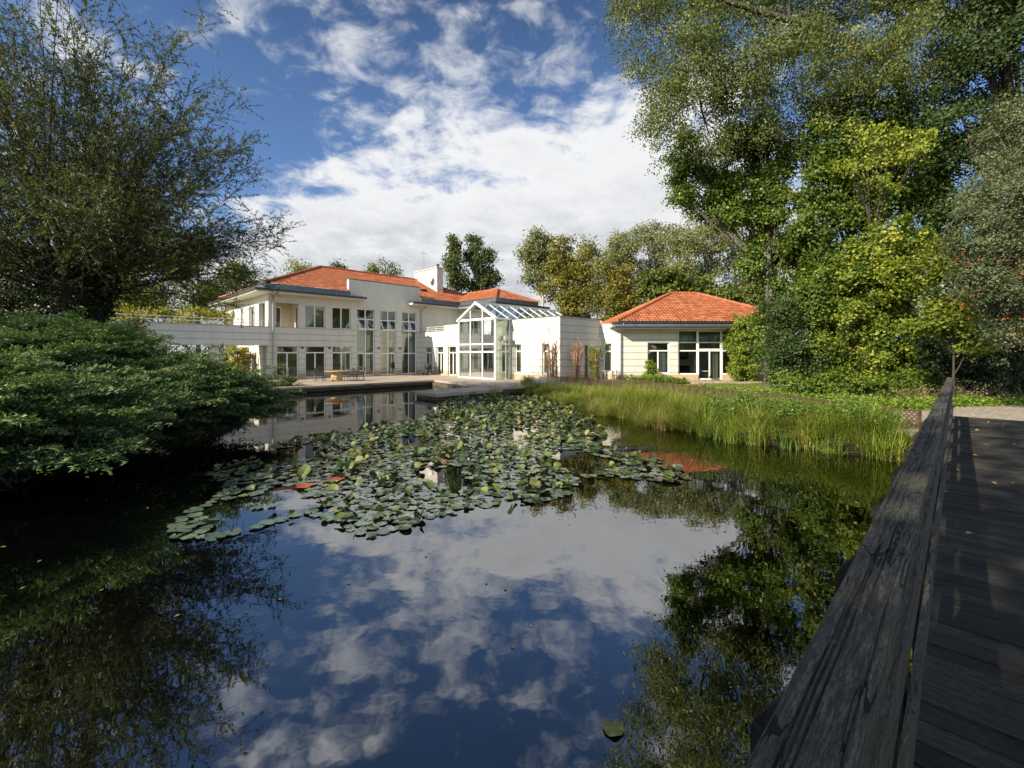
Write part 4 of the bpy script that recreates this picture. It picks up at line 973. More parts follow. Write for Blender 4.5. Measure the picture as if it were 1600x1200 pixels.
# --- trees on the right
def right_side():
    b = lambda u, Y: ((u-800)/700*Y, Y, .3)
    make_tree('birch_tree', 'very tall pale-barked tree with a long limb leaning left over the lawn, upper right', 'tree', b(1425, 26.5),
        px_lobes(26.5, [(1000,50,60,55),(1030,130,55,75),(1040,205,36,50,-1),(1095,110,70,80,-1),(1150,60,85,70),(1165,160,70,75),(1225,95,75,70,-2),(1290,40,90,70),(1300,150,80,60,-1),(1360,90,80,80,-2),(1400,10,90,70),(1110,215,50,45),(1230,200,60,45),(1060,-40,110,60),(1230,-60,150,70),(1430,-90,150,80),(1470,80,70,70,-1)], .7),
        'birch', 'bark_pale', tr=.46, clumps=2600, per=46, cr=.60, L=.145, W=.105, seed=31, droop=.7, top=at(1402,-160,26.5),
        limbs=[([at(1412,150,26.5), at(1395,100,26.2), at(1340,72,25.8), at(1270,40,25.5), at(1200,22,25.2), at(1110,-5,25.0), at(1030,-10,25.0)], .32),
               ([at(1270,40,25.5), at(1200,70,25.0), at(1120,110,24.8), at(1060,170,24.6)], .12), ([at(1340,72,25.8), at(1330,150,25.2), at(1300,200,25)], .10)], twigs=230, sub=16, shell=.35, twigbark='bark_dark', limbbark='bark_limb')
    make_tree('ivy_clad_tree', 'bright green ivy-clad tree with one branch reaching left above the pavilion roof', 'tree', b(1203, 28.0),
        px_lobes(28.0, [(1068,250,36,40),(1090,300,42,42),(1130,265,45,45,1),(1130,335,45,35),(1175,300,42,50),(1205,250,45,45),(1208,345,38,50),(1195,410,40,50),(1215,470,38,45),(1190,520,22,40),(1240,400,40,50),(1160,215,40,35)]),
        'ivytree', 'bark_grey', tr=.34, clumps=1150, per=46, subr=(.2,.38), cr=.42, L=.17, W=.145, seed=32, top=at(1200,240,28), twigs=150, sub=12)
    make_tree('maple_tree', 'broad dark green maple with a patch of yellow leaves, right of the ivy-clad tree', 'tree', b(1340, 25.5),
        px_lobes(25.5, [(1285,290,60,60),(1270,360,50,50),(1330,340,65,60),(1350,270,70,50),(1300,225,60,40),(1410,300,70,60,1),(1410,220,70,50,1.5),(1300,410,50,50),(1440,185,60,42,1),(1370,190,50,32,1),(1320,180,40,30,1),(1470,260,60,60,1),(1460,350,60,60,1)]),
        'maple', 'bark_dark', tr=.36, clumps=1400, per=46, subr=(.2,.38), cr=.46, L=.17, W=.14, seed=33, twigs=150, sub=12, tmean=.40)
    make_tree('yellow_maple', 'small yellow-leaved maple standing in front of the dark maple', 'tree', b(1372, 23.8),
        px_lobes(23.8, [(1350,222,40,16),(1392,246,44,18),(1335,262,40,14),(1420,222,30,14),(1372,286,30,12)]), 'ivycol', 'bark_dark', tr=.10, clumps=130, per=26, cr=.40, L=.16, W=.13, seed=34, twigs=40, sat=4, shell=.2, tmean=.7)
    make_tree('leafy_tree', 'dark leafy tree filling the top right corner', 'tree', b(1600, 24.0),
        px_lobes(24.0, [(1500,170,60,60),(1560,120,80,80),(1590,30,80,80),(1520,40,60,70),(1620,220,80,80),(1530,250,60,60),(1560,-60,120,70),(1580,330,70,70),(1500,330,40,50)]),
        'shrub', 'bark_dark', tr=.45, clumps=900, per=46, cr=.55, L=.18, W=.13, seed=35, twigs=100)
    make_tree('vine_covered_tree', 'tree smothered in bright yellow-green creeper, in full sun behind the low lattice fence', 'tree', b(1385, 22.5),
        px_lobes(22.5, [(1400,385,45,45),(1375,440,60,50),(1425,470,50,55),(1340,490,50,45),(1400,530,65,50),(1345,560,50,38),(1440,560,40,38),(1395,592,60,22),(1360,400,30,40)]),
        'vine', 'bark_dark', tr=.20, clumps=1000, per=42, cr=.33, L=.155, W=.13, seed=36, twigs=60, tmean=.36, sub=18, sat=4, shell=.5, tcl=.55, subr=(.17,.34))
    make_tree('hazel_shrub', 'light green shrub with scattered orange leaves between the pavilion and the creeper-covered tree', 'shrub', b(1285, 23.5),
        px_lobes(23.5, [(1285,440,36,45),(1295,500,42,45),(1325,440,35,40),(1290,560,36,35),(1320,575,36,28),(1270,470,16,30)]),
        'ivycol', 'bark_dark', tr=.14, clumps=720, per=42, cr=.36, L=.15, W=.125, seed=37, twigs=50, tmean=.22, sat=4, sub=14, shell=.5, subr=(.18,.36), tcl=.5)
    make_tree('dark_shrub', 'dense dark blue-green shrub beside the right end of the pavilion', 'shrub', b(1232, 23.8),
        px_lobes(23.8, [(1230,520,28,36),(1225,560,34,36),(1250,555,30,40),(1215,480,20,30),(1262,590,24,20),(1222,590,26,18)]),
        'shrub', 'bark_dark', tr=.10, clumps=420, per=40, cr=.32, L=.12, W=.09, seed=38, twigs=30, tmean=.6)
    make_tree('bramble', 'low leafy bramble spreading at the foot of the trees', 'shrub', b(1330, 21.0),
        px_lobes(21.0, [(1250,598,40,16),(1300,600,44,18),(1350,604,40,16),(1410,604,44,18),(1445,596,24,20)]), 'ivycol', 'bark_dark', tr=.05, clumps=330, per=34, cr=.28, L=.13, W=.115, seed=39, twigs=20, tmean=.2)
    make_tree('maple_sapling', 'fresh green maple sapling with flat leaf layers under the berry shrub', 'tree', b(1490, 17.5),
        px_lobes(17.5, [(1455,500,36,18),(1500,505,40,16),(1480,475,30,16),(1520,535,26,14),(1470,425,34,26),(1490,400,30,26)], .8), 'maple', 'bark_dark', tr=.05, clumps=240, per=30, cr=.32, L=.15, W=.13, seed=40, twigs=40, tmean=.75, upw=1.2)
    E = make_tree('berry_shrub', 'tall grey-green shrub hung with clusters of red berries, right edge', 'shrub', b(1720, 14.0),
        px_lobes(14.0, [(1560,330,40,45),(1590,280,40,50),(1530,380,40,40),(1580,400,50,50),(1545,440,45,40),(1600,460,50,50),(1510,440,26,30),(1590,520,34,26),(1640,380,60,80),(1500,380,22,24)]),
        'coton', 'bark_dark', tr=.12, clumps=950, per=42, cr=.24, L=.09, W=.042, seed=41, twigs=120, upw=.4, droop=.1)
    rng = np.random.default_rng(42); lv = Leaves(); bb = np.array(E.location)
    P, Nn, _ = lobe_points(rng, [(l[0]-bb[0], l[1]-bb[1], l[2]-bb[2], *l[3:]) for l in px_lobes(13.85, [(1560,420,45,40),(1590,480,40,50),(1530,470,40,30),(1590,400,30,40),(1520,400,30,30),(1595,530,20,22)])], 130)
    fill_leaves(lv, rng, P, Nn, 6, .06, .032, .030)
    lv.build('berries', LM['berry'], E)
    # pale upright sprays above the berry shrub
    make_tree('whitebeam', 'silvery shrub with upright pale shoots above the red-berried shrub', 'shrub', b(1700, 15.5),
        px_lobes(15.5, [(1560,210,22,36),(1585,250,26,40),(1545,270,24,30),(1600,190,22,50),(1520,310,24,26)]), 'coton', 'bark_grey', tr=.05, clumps=260, per=30, cr=.28, L=.09, W=.055, seed=43, twigs=60, tmean=.75, droop=-.2)
    # dark thicket and dry twigs under it
    make_tree('thicket', 'deep dark evergreen thicket at the back, behind the dry twigs', 'shrub', b(1560, 20.5),
        px_lobes(20.5, [(1480,560,40,40),(1530,540,50,50),(1590,550,50,50),(1560,590,60,30),(1500,460,40,60),(1560,460,60,60),(1620,480,60,80),(1460,540,22,30)]), 'ivydark', 'bark_dark', tr=.10, clumps=520, per=36, cr=.42, L=.15, W=.11, seed=44, twigs=40)
    E = empty('dry_brushwood', (17.4, 18.6, .3), 0, 'tangle of bare brown twigs and dead branches under the berry shrub', 'dead shrub'); rng = np.random.default_rng(45); mb = MB(); lv = Leaves(); Pp = []
    for k in range(360):
        s = np.array([rng.uniform(-1.3, 3.6), rng.uniform(-.6, .9), 0]); d = unit(np.array([rng.normal(0, .8), rng.normal(0, .5), rng.uniform(.15, 1)])); L = rng.uniform(.5, 1.7)
        pts = [s + d*L*t + rng.normal(size=3)*.05 + np.array([0,0,-.35*L*t*t]) for t in (0,.3,.6,.85,1)]; mb.tube(pts, [.014,.011,.008,.005,.002], 4, cap=False, tint=rng.random())
        if rng.random() < .6: Pp.append(pts[3])
    mb.build('twigs', LM['twig'], E, recalc=False, tints=True); Pp = np.array(Pp); fill_leaves(lv, rng, Pp, unit(rng.normal(size=Pp.shape)), 7, .16, .07, .045, tmean=.4); lv.build('dry_leaves', LM['sedge_dry'], E)
right_side()

# --- creeper column on the pavilion, plants along its front
def small_plants():
    rng = np.random.default_rng(51)
    E = make_tree('creeper_column', 'yellow-green creeper growing up the pavilion front to its gutter', 'climbing plant', (17.2, 32.6, .35),
        px_lobes(32.3, [(1158,510,16,18),(1150,535,14,22),(1162,550,18,24),(1152,575,14,20),(1168,580,14,16),(1180,503,14,10),(1168,530,12,20),(1194,508,10,8)], .8),
        'ivycol', 'bark_dark', tr=.05, clumps=520, per=34, cr=.24, L=.15, W=.125, seed=52, twigs=20, sub=14)
    make_tree('garden_shrub', 'small leafy shrub in front of the pavilion window', 'shrub', (9.75, 31.9, .35), px_lobes(31.9, [(1016,572,6,8),(1020,582,8,7),(1012,585,6,6)]), 'ivycol', 'bark_dark', tr=.03, clumps=60, per=20, cr=.16, L=.12, W=.09, seed=53, twigs=12)
    make_tree('box_hedge', 'low clipped hedge at the left end of the stone terrace', 'hedge', (-14.6, 26.9, .4), [(-14.9,26.9,.62,.7,.6,.36), (-14.2,27.4,.62,.7,.6,.36), (-13.7,27.6,.6,.6,.6,.34)], 'poplar', 'bark_dark', tr=.03, clumps=240, per=34, cr=.16, L=.07, W=.05, seed=54, twigs=10)
    make_tree('orange_maple', 'small orange-leaved Japanese maple behind the juniper', 'tree', (-15.0, 17.2, .3), px_lobes(17.2, [(165,520,30,16),(190,535,28,14),(150,545,26,12),(205,515,16,10),(175,555,30,10),(140,510,18,14)], .8), 'orange', 'bark_dark', tr=.06, clumps=200, per=30, cr=.26, L=.10, W=.06, seed=55, twigs=40, upw=1.0)
    make_tree('yellow_climber', 'bright yellow-green climber under the walkway, beside the wooden trellis', 'climbing plant', (-21.4, 35.8, .35), px_lobes(35.8, [(366,556,13,14),(372,575,14,16),(360,580,10,12),(382,560,8,14)]), 'yellow', 'bark_dark', tr=.04, clumps=170, per=26, cr=.24, L=.15, W=.12, seed=56, twigs=14)
    make_tree('dark_laurel', 'dense dark evergreen behind the juniper at the left edge', 'shrub', (-17.6, 17.4, .3), px_lobes(17.4, [(20,470,50,50),(80,500,50,40),(30,530,60,40),(110,450,30,40),(-40,440,60,80),(140,480,24,30),(60,420,40,40)]), 'ivydark', 'bark_dark', tr=.12, clumps=520, per=36, cr=.36, L=.13, W=.10, seed=57, twigs=30)
    # lopped shrubs by the annex, one leafing out
    def lopped(label, x, y, n, h, seed, leafy=False, cat='shrub', name='lopped_shrub'):
        r = np.random.default_rng(seed); E = empty(name, (x, y, .36), 0, label, cat); mb = MB(); Pp = []
        for k in range(n):
            bx, by = r.normal(0, .16), r.normal(0, .12); lean = r.normal(0, .12, 2); hh = h*r.uniform(.75, 1.05)
            pts = [(bx+lean[0]*t*hh*.8, by+lean[1]*t*hh*.8, t*hh) for t in (0,.25,.5,.75,1)]; mb.tube(pts, [.075,.065,.055,.048,.03], 7)
            for j in range(22):
                t = r.uniform(.12, 1); s = np.array([bx+lean[0]*t*hh*.8, by+lean[1]*t*hh*.8, t*hh]); d = unit(np.array([r.normal(0,.8), r.normal(0,.5), r.uniform(.35, 1.1)])); q = s+d*r.uniform(.12, .75 if t > .5 else .28)
                mb.tube([tuple(s), tuple(q)], [.024,.010], 5); Pp.append(q); Pp.append((s+q)/2)
        mb.build('stem', M_['bark_red'], E, recalc=False)
        if leafy:
            lv = Leaves(); Pp = np.array(Pp); fill_leaves(lv, r, Pp, unit(r.normal(size=Pp.shape)), 9, .12, .11, .075, tmean=.5); lv.build('foliage', LM['ivycol'], E)
    lopped('bare lopped shrub with reddish stems at the sunny corner of the annex', 2.72, 29.9, 6, 2.75, 61)
    lopped('bare lopped shrub standing against the shaded side of the annex', 4.55, 31.2, 5, 2.7, 62)
    lopped('upright young shrub leafing out green, right of the two bare lopped shrubs', 5.65, 30.6, 5, 2.6, 63, True, 'shrub', 'leafy_shrub')
    # prunings piled beside them
    E = empty('brush_pile', (1.9, 29.6, .36), 0, 'pile of pale cut branches lying beside the lopped shrub', 'brush pile'); mb = MB(); r = np.random.default_rng(64)
    for k in range(110):
        c = np.array([r.uniform(-1.1, 1.0), r.normal(0, .3), r.uniform(.04, .45)]); d = unit(np.array([r.normal(0,1), r.normal(0,.5), r.normal(0,.22)])); L = r.uniform(.3, .9)
        p, q = c-d*L/2, c+d*L/2; p[2] = max(p[2], .02); q[2] = max(q[2], .02); mb.tube([tuple(p), tuple((p+q)/2+r.normal(size=3)*.03), tuple(q)], [.028,.022,.012], 5)
    mb.build('branch_heap', M_['bark_pale'], E, recalc=False)
small_plants()

# --- trees in the background
def back_trees():
    def far(name, label, Y, rows, mat_, brk, seed, group=None, clumps=170, per=34, cr=.9, L=.34, W=.26, tr=.28, base_u=None, tw=70, **k):
        u = base_u if base_u is not None else sum(r[0] for r in rows)/len(rows)
        return make_tree(name, label, 'tree', ((u-800)/700*Y, Y, .3), px_lobes(Y, rows), mat_, brk, tr=tr, clumps=clumps, per=per, cr=cr, L=L, W=W, seed=seed, group=group, twigs=tw, **k)
    far('poplar_tree', 'slim dark poplar with a pointed top behind the chimney', 66, [(711,384,7,15),(708,408,11,18),(713,436,12,20)], 'poplar', 'bark_grey', 71, clumps=120, cr=.7, sat=4)
    far('poplar_tree', 'broader dark poplar behind the villa roof, right of the chimney', 68, [(742,380,9,12),(738,402,15,18),(757,410,15,20),(771,436,11,17),(748,440,20,20)], 'poplar', 'bark_pale', 72, clumps=210, cr=.7, sat=4)
    far('poplar_tree', 'pale loose poplar with a white trunk above the glass conservatory', 62, [(832,390,22,20),(850,375,20,14),(848,410,26,24),(838,435,18,18),(866,420,16,26)], 'greypop', 'bark_pale', 73, clumps=210, base_u=848, tmean=.25)
    far('lime_tree', 'olive-yellow lime tree with a lopped top behind the annex', 50, [(880,388,14,16),(880,425,26,26),(905,415,22,26),(876,455,28,26),(908,460,26,30),(890,485,26,16)], 'lime', 'bark_grey', 74, clumps=330, cr=.65, L=.28, W=.22)
    far('lime_tree', 'smaller olive-yellow lime tree just left of the pavilion roof', 48, [(965,430,20,18),(960,455,24,22),(975,475,24,22),(955,490,22,18)], 'lime', 'bark_grey', 75, clumps=240, cr=.6, L=.28, W=.22)
    rows = [((930,400,26,26),(925,440,26,30),(940,470,24,20)), ((965,385,24,26),(985,395,24,26),(990,430,26,26)), ((1010,365,24,18),(1030,385,26,26),(1025,425,30,26)), ((1062,370,26,24),(1075,400,30,28),(1060,435,30,24)),
            ((1100,350,26,20),(1115,380,30,30),(1105,425,32,26)), ((1145,365,28,30),(1160,410,30,36),(1150,450,28,26))]
    labs = ['grey-green poplar right behind the taller lime tree', 'grey-green poplar above the smaller lime tree', 'grey-green poplar above the left end of the pavilion ridge', 'grey-green poplar above the middle of the pavilion ridge',
            'tallest grey-green poplar above the right hip of the pavilion roof', 'grey-green poplar half hidden behind the ivy-clad tree']
    for i, r in enumerate(rows): far('grey_poplar', labs[i], 58 + 2.5*(i % 3), list(r), 'greypop', 'bark_pale', 80+i, group='row of grey-green poplars behind the pavilion', clumps=240, per=36, cr=.75, L=.26, W=.2, tmean=.42)
    far('bush_tree', 'rounded mid-green tree directly behind the pavilion ridge', 47, [(1030,445,34,20),(1055,450,30,18),(1010,460,26,18),(1120,460,30,22),(1085,455,26,18)], 'back', 'bark_grey', 87, clumps=240, cr=.6, tmean=.25)
    far('bush_tree', 'mid-green tree in the gap between pavilion roof and ivy-clad tree', 46, [(1165,470,30,20),(1195,450,24,30),(1215,480,30,26),(1180,495,40,16)], 'back', 'bark_grey', 88, clumps=230, cr=.6, tmean=.3)
    for i, (u, v, ru, rv, lab) in enumerate([(466,420,22,12,'yellow-green tree top peeping over the left hip of the villa roof'), (527,420,8,8,'tiny dark tree top behind the villa ridge, left of the middle'), (612,420,22,18,'dark bushy tree top rising behind the villa ridge'), (580,425,7,9,'thin pale tree top behind the villa ridge')]):
        far('distant_tree', lab, 74, [(u, v, ru, rv), (u+3, v+rv*1.4, ru*1.2, rv*1.3), (u-4, v+rv*2.6, ru*1.4, rv*1.5)], 'back' if i in (0,3) else 'poplar', 'bark_grey', 90+i, clumps=90, per=26)
    for i, (Y, rows, m, lab) in enumerate([(46, [(200,430,30,30),(215,460,34,30),(190,480,30,24)], 'back', 'yellowing slender tree behind the walkway, beside the willow'), (52, [(250,390,30,30),(270,420,34,30),(255,460,34,30)], 'back', 'tall loose green tree behind the middle of the walkway'),
            (50, [(310,395,34,30),(320,440,36,34),(300,470,34,24)], 'back', 'loose leafy green tree behind the right half of the walkway railing'), (54, [(365,425,26,20),(385,440,24,20),(360,465,34,24)], 'back', 'small bushy tree beside the left eave of the villa'), (44, [(130,420,40,40),(150,470,40,34),(90,460,40,40)], 'poplar', 'dark tree seen through the willow, far left')]):
        far('garden_tree', lab, Y, rows, m, 'bark_grey', 100+i, clumps=210, per=26, cr=.75, L=.26, W=.2, tmean=.6, sat=4)
    make_tree('golden_hedge', 'long yellow-green hedge showing between the walkway rails', 'hedge', (-27.5, 41, .3), px_lobes(41, [(195,492,30,9),(235,490,30,9),(275,492,30,8),(315,490,30,9),(345,494,20,7),(220,515,60,18),(300,515,60,18)]), 'yellow', 'bark_dark', tr=.1, clumps=330, per=30, cr=.4, L=.2, W=.15, seed=110, twigs=20)
    make_tree('laurel_hedge', 'dark hedge seen through the open space under the walkway', 'hedge', (-29.5, 43, .3), px_lobes(43, [(180,560,34,26),(230,565,34,26),(280,562,34,26),(330,566,30,26),(360,568,26,24),(400,575,24,20)]), 'poplar', 'bark_dark', tr=.1, clumps=330, per=30, cr=.4, L=.2, W=.15, seed=111, twigs=20)
    # trees behind the photographer, whose shade lies over the bridge
    make_tree('shade_tree', 'leafy tree on the near bank whose shade lies over the footbridge', 'tree', (-10.5,-8.8,.3), [(-10.5,-8.8,11,4,4,5), (-8,-10.5,8.5,3.2,3.2,3.8), (-12.5,-6.5,9.5,3.2,3.2,3.8), (-9.5,-8,4.5,4,4,3)], 'maple', 'bark_dark', tr=.35, clumps=500, per=30, cr=.9, L=.34, W=.28, seed=121, twigs=20)
    make_tree('shade_tree', 'second leafy tree on the near bank, left of the footbridge', 'tree', (-6.0,-10.5,.3), [(-6,-10.5,10,3.8,3.8,5), (-4,-9,6,3,3,3.5)], 'maple', 'bark_dark', tr=.3, clumps=360, per=30, cr=.9, L=.34, W=.28, seed=122, twigs=20)
back_trees()

# --- reeds and grasses along the bank, ground cover, lawn
FENCE = [(2.4,30.6), (6.0,28.4), (8.6,25.2), (9.8,20.5), (10.6,17.0), (11.05,14.2), (11.55,12.7)]
SHORE = [(.7,27.0), (2.0,25.0), (3.2,21.5), (4.4,18.0), (5.3,14.6), (6.3,12.3), (7.7,11.1), (9.0,10.3)]
def along(poly, t):
    P = np.array(poly); s = np.r_[0, np.cumsum(np.hypot(*np.diff(P, axis=0).T))]; q = t*s[-1]; return np.stack([np.interp(q, s, P[:, 0]), np.interp(q, s, P[:, 1])], -1)
def blades(lv, rng, B, H, W, lean, tint, spread=.10, segs=3):
    """arching grass blades: B roots, H heights"""
    n = len(B); a = rng.uniform(0, 2*np.pi, n); d = np.stack([np.cos(a), np.sin(a), np.zeros(n)], -1); ln = lean*rng.uniform(.2, 1.3, n); s = np.stack([-np.sin(a), np.cos(a), np.zeros(n)], -1)
    rows = []
    for k in range(segs+1):
        t = k/segs; c = B + d*(ln*H*t*t)[:, None] + np.array([0,0,1.])*(H*(t-.28*ln*t*t))[:, None]; w = (W*(1-t)**.7 + .0008)[:, None]; rows += [c - s*w*.5, c + s*w*.5]
    V = np.stack(rows, 1); m = 2*(segs+1); V = V.reshape(-1, 3); o = (np.arange(n)*m)[:, None]
    F = np.concatenate([o + np.array([2*k, 2*k+1, 2*k+3, 2*k+2]) for k in range(segs)], 0); lv.add(V, F, np.concatenate([tint]*segs))
def bank_plants():
    rng = np.random.default_rng(131); lv = Leaves()
    def clumps(n, t0, t1, w0, w1, h, per, width, lean, tm, rad):
        t = rng.uniform(t0, t1, n); w = rng.uniform(w0, w1, n); w = np.where((t > .80) & (w > .30), w*.3, w)[:, None]; a = along(SHORE, t); b = along(FENCE, np.clip(t*.98, 0, 1)); c = a + (b-a)*w
        Bx = np.repeat(c, per, 0) + rng.normal(size=(n*per, 2))*rad; z = ground_h(Bx[:, 0], Bx[:, 1]); z = np.maximum(z, -.12); hh = np.repeat(h*rng.uniform(.4, 1.5, n)*(.50+.75*t), per)*rng.uniform(.55, 1.1, n*per)
        blades(lv, rng, np.c_[Bx, z], hh, width*rng.uniform(.6, 1.3, n*per), lean, np.clip(np.repeat(rng.normal(tm, .26, n), per) + rng.normal(0, .12, n*per), 0, 1))
    clumps(105, .0, .78, -.16, .18, 1.05, 95, .015, 1.7, .42, .08)
    clumps(360, .0, .97, .14, .78, .50, 52, .013, 1.25, .58, .14)
    clumps(85, .45, 1.0, -.10, .25, .90, 80, .016, 1.5, .34, .09)
    tag(lv.build('sedge', LM['sedge']), kind='stuff')
    # dry flower stalks above the grass
    lv = Leaves(); n = 420; t = rng.uniform(.25, .95, n); c = along(SHORE, t) + (along(FENCE, t)-along(SHORE, t))*rng.uniform(.15, .9, n)[:, None]
    blades(lv, rng, np.c_[c, ground_h(c[:, 0], c[:, 1])], rng.uniform(.7, 1.25, n), np.full(n, .016), .25, rng.random(n), segs=3); tag(lv.build('dry_stalks', LM['twig']), kind='stuff')
    # bushy herbs on the bank by the bridge
    for i, (x, y, r, h, lab) in enumerate([(6.9,14.0,.85,.72,'bushy green herb at the water edge, first from the left by the bridge'), (8.0,12.9,.9,.8,'tallest bushy green herb at the water edge'), (9.0,12.0,.8,.66,'bushy green herb between the tall herb and the stones'), (10.0,12.1,.42,.42,'small bushy herb beside the stones at the bridge end')]):
        make_tree('water_mint', lab, 'plant', (x, y, gz(x,y)), [(x,y,gz(x,y)+h*.62,r,r,h*.62)], 'iris', 'bark_dark', trunk=False, clumps=240, per=26, cr=.20, L=.075, W=.04, seed=140+i, group='bushy herbs on the bank', upw=.3, droop=-.2)
    # iris clumps standing in the shallow water
    k = 0
    for (x, y, lab) in [(5.9,12.75,'iris clump farthest left of the row standing in the water'), (6.5,12.1,'iris clump in the water, second of the row from the left'), (7.15,11.55,'iris clump in the water below the tallest herb'), (7.9,11.05,'wide splayed iris clump in the middle of the front row'), (8.5,10.75,'iris clump just left of the one nearest the bridge'), (9.1,10.35,'iris clump in the water nearest to the bridge')]:
        r = np.random.default_rng(150+k); L2 = Leaves(); n = 46; B = np.c_[r.normal(0, .13, (n, 2)), np.full(n, -.1)]; blades(L2, r, B, r.uniform(.45, .85, n), r.uniform(.016, .028, n), .55, r.random(n), segs=4)
        o = L2.build('iris_clump', LM['iris']); o.location = (x, y, 0); tag(o, lab, 'plant', 'iris clumps at the water edge'); k += 1
    # yellow grass tuft growing from the platform corner, and a green clump by the brush pile
    for nm, lab, x, y, h, n, m, z in [('grass_tuft', 'tuft of yellow-green grass growing at the edge of the stone platform', -.95, 24.7, .95, 70, 'sedge', .0), ('grass_tuft', 'dense rounded green grass clump beside the brush pile', .95, 28.6, .75, 260, 'iris', .34), ('grass_tuft', 'thin tall grass tuft at the terrace edge, left of the green clump', .15, 27.0, .6, 60, 'sedge', .2)]:
        r = np.random.default_rng(int(x*100)+500); L2 = Leaves(); blades(L2, r, np.c_[r.normal(0, .16, (n, 2)), np.zeros(n)], r.uniform(.5, 1.1, n)*h, r.uniform(.012, .022, n), .7, np.clip(r.normal(.4,.2,n),0,1), segs=4)
        o = L2.build(nm, LM[m]); o.location = (x, y, z); tag(o, lab, 'grass')
    # low leafy ground cover between fence and trees
    lv = Leaves(); n = 2600; t = rng.uniform(0, 1, n); a = along([(9.6,24.0),(10.9,18.6),(12.0,15.9),(14.2,15.7),(16.2,16.8),(20,17.5),(28,17.4)], t); w = rng.uniform(0, 1, n)
    nb = along([(11.4,25.0),(15.2,21.5),(17.2,20.2),(19.5,19.2),(22,18.9),(29,18.4)], t); c = a + (nb-a)*w[:, None]
    hz = .34 + .30*np.clip(np.sin(np.pi*np.clip(w*1.15+.08, 0, 1)), 0, 1)**.5*(.8+.3*np.sin(c[:, 0]*1.7)*np.sin(c[:, 1]*1.3)); P = np.c_[c, hz-.05-rng.uniform(0,.12,n)]
    fill_leaves(lv, rng, P, np.tile([0,0,1.], (n, 1)), 34, .22, .10, .085, upw=1.0); tag(lv.build('ground_cover', LM['cover']), kind='stuff')
    # flower bed in front of the pavilion
    lv = Leaves(); n = 420; c = np.c_[rng.uniform(8.0, 12.0, n), rng.uniform(30.7, 31.5, n)]; P = np.c_[c, .40+.38*np.exp(-((c[:, 0]-9.8)/1.9)**2)*rng.uniform(.3, 1, n)]
    fill_leaves(lv, rng, P, np.tile([0,0,1.], (n, 1)), 24, .16, .13, .05, upw=.5); tag(lv.build('bed_plants', LM['cover']), kind='stuff')
    # short lawn grass
    lv = Leaves(); n = 52000; x = rng.uniform(2.5, 17, n); y = rng.uniform(19, 31.6, n); k = (x > np.interp(y, [12,17,20.5,25,28.4,30.6], [11,10.6,9.8,8.6,6.0,2.4])); x, y = x[k], y[k]; n = len(x)
    blades(lv, rng, np.c_[x, y, ground_h(x, y)], rng.uniform(.04, .09, n), np.full(n, .012), .6, np.clip(.35+.2*np.sin(x*1.3)*np.sin(y)+rng.normal(0, .2, n), 0, 1), segs=1); tag(lv.build('lawn_grass', LM['sedge']), kind='stuff')
    lv = Leaves(); n = 26000; x = rng.uniform(-20, -6.4, n); y = rng.uniform(1, 24, n); k = pond_dist(x, y) < -.1; x, y = x[k], y[k]; n = len(x)
    blades(lv, rng, np.c_[x, y, ground_h(x, y)], rng.uniform(.08, .25, n), np.full(n, .014), .7, np.clip(rng.normal(.25,.2,n), 0, 1), segs=2); tag(lv.build('bank_grass', LM['iris']), kind='stuff')
bank_plants()
# ------------------------------------------------------------------ lily pads
def pad_mat(name, c0, c1, c2, rough=.28, spec=.5):
    m, nt, p = mat(name, rough=rough, spec=spec)
    oi = _n(nt, 'ShaderNodeObjectInfo'); at_ = _n(nt, 'ShaderNodeAttribute', attribute_name='tint'); v = objcoord(nt)
    f = mth(nt, 'FRACT', mth(nt, 'ADD', mth(nt, 'MULTIPLY', oi.outputs['Random'], .9), at_.outputs['Fac'])); n = tnoise(nt, v, 9, 5, .7)
    c = ramp(nt, f, [(0, c0), (.5, c1), (.85, c2), (1, (.25,.19,.065))]); c = mixc(nt, ramp(nt, n, [(.55,(0,0,0)), (.75,(.6,)*3)]), c, (.11,.075,.025))
    nt.links.new(c, p.inputs['Base Color']); bump(nt, p, tnoise(nt, v, 16, 3, .6), .12, .01); return m
M_['pad_flat'] = pad_mat('pad_flat', (.070,.110,.070), (.115,.155,.105), (.17,.20,.125), .14, 1.0)
M_['pad_up'] = pad_mat('pad_up', (.016,.036,.009), (.040,.074,.015), (.105,.13,.024), .6)
M_['pad_red'] = pad_mat('pad_red', (.30,.06,.03), (.38,.09,.04), (.26,.10,.03), .4)
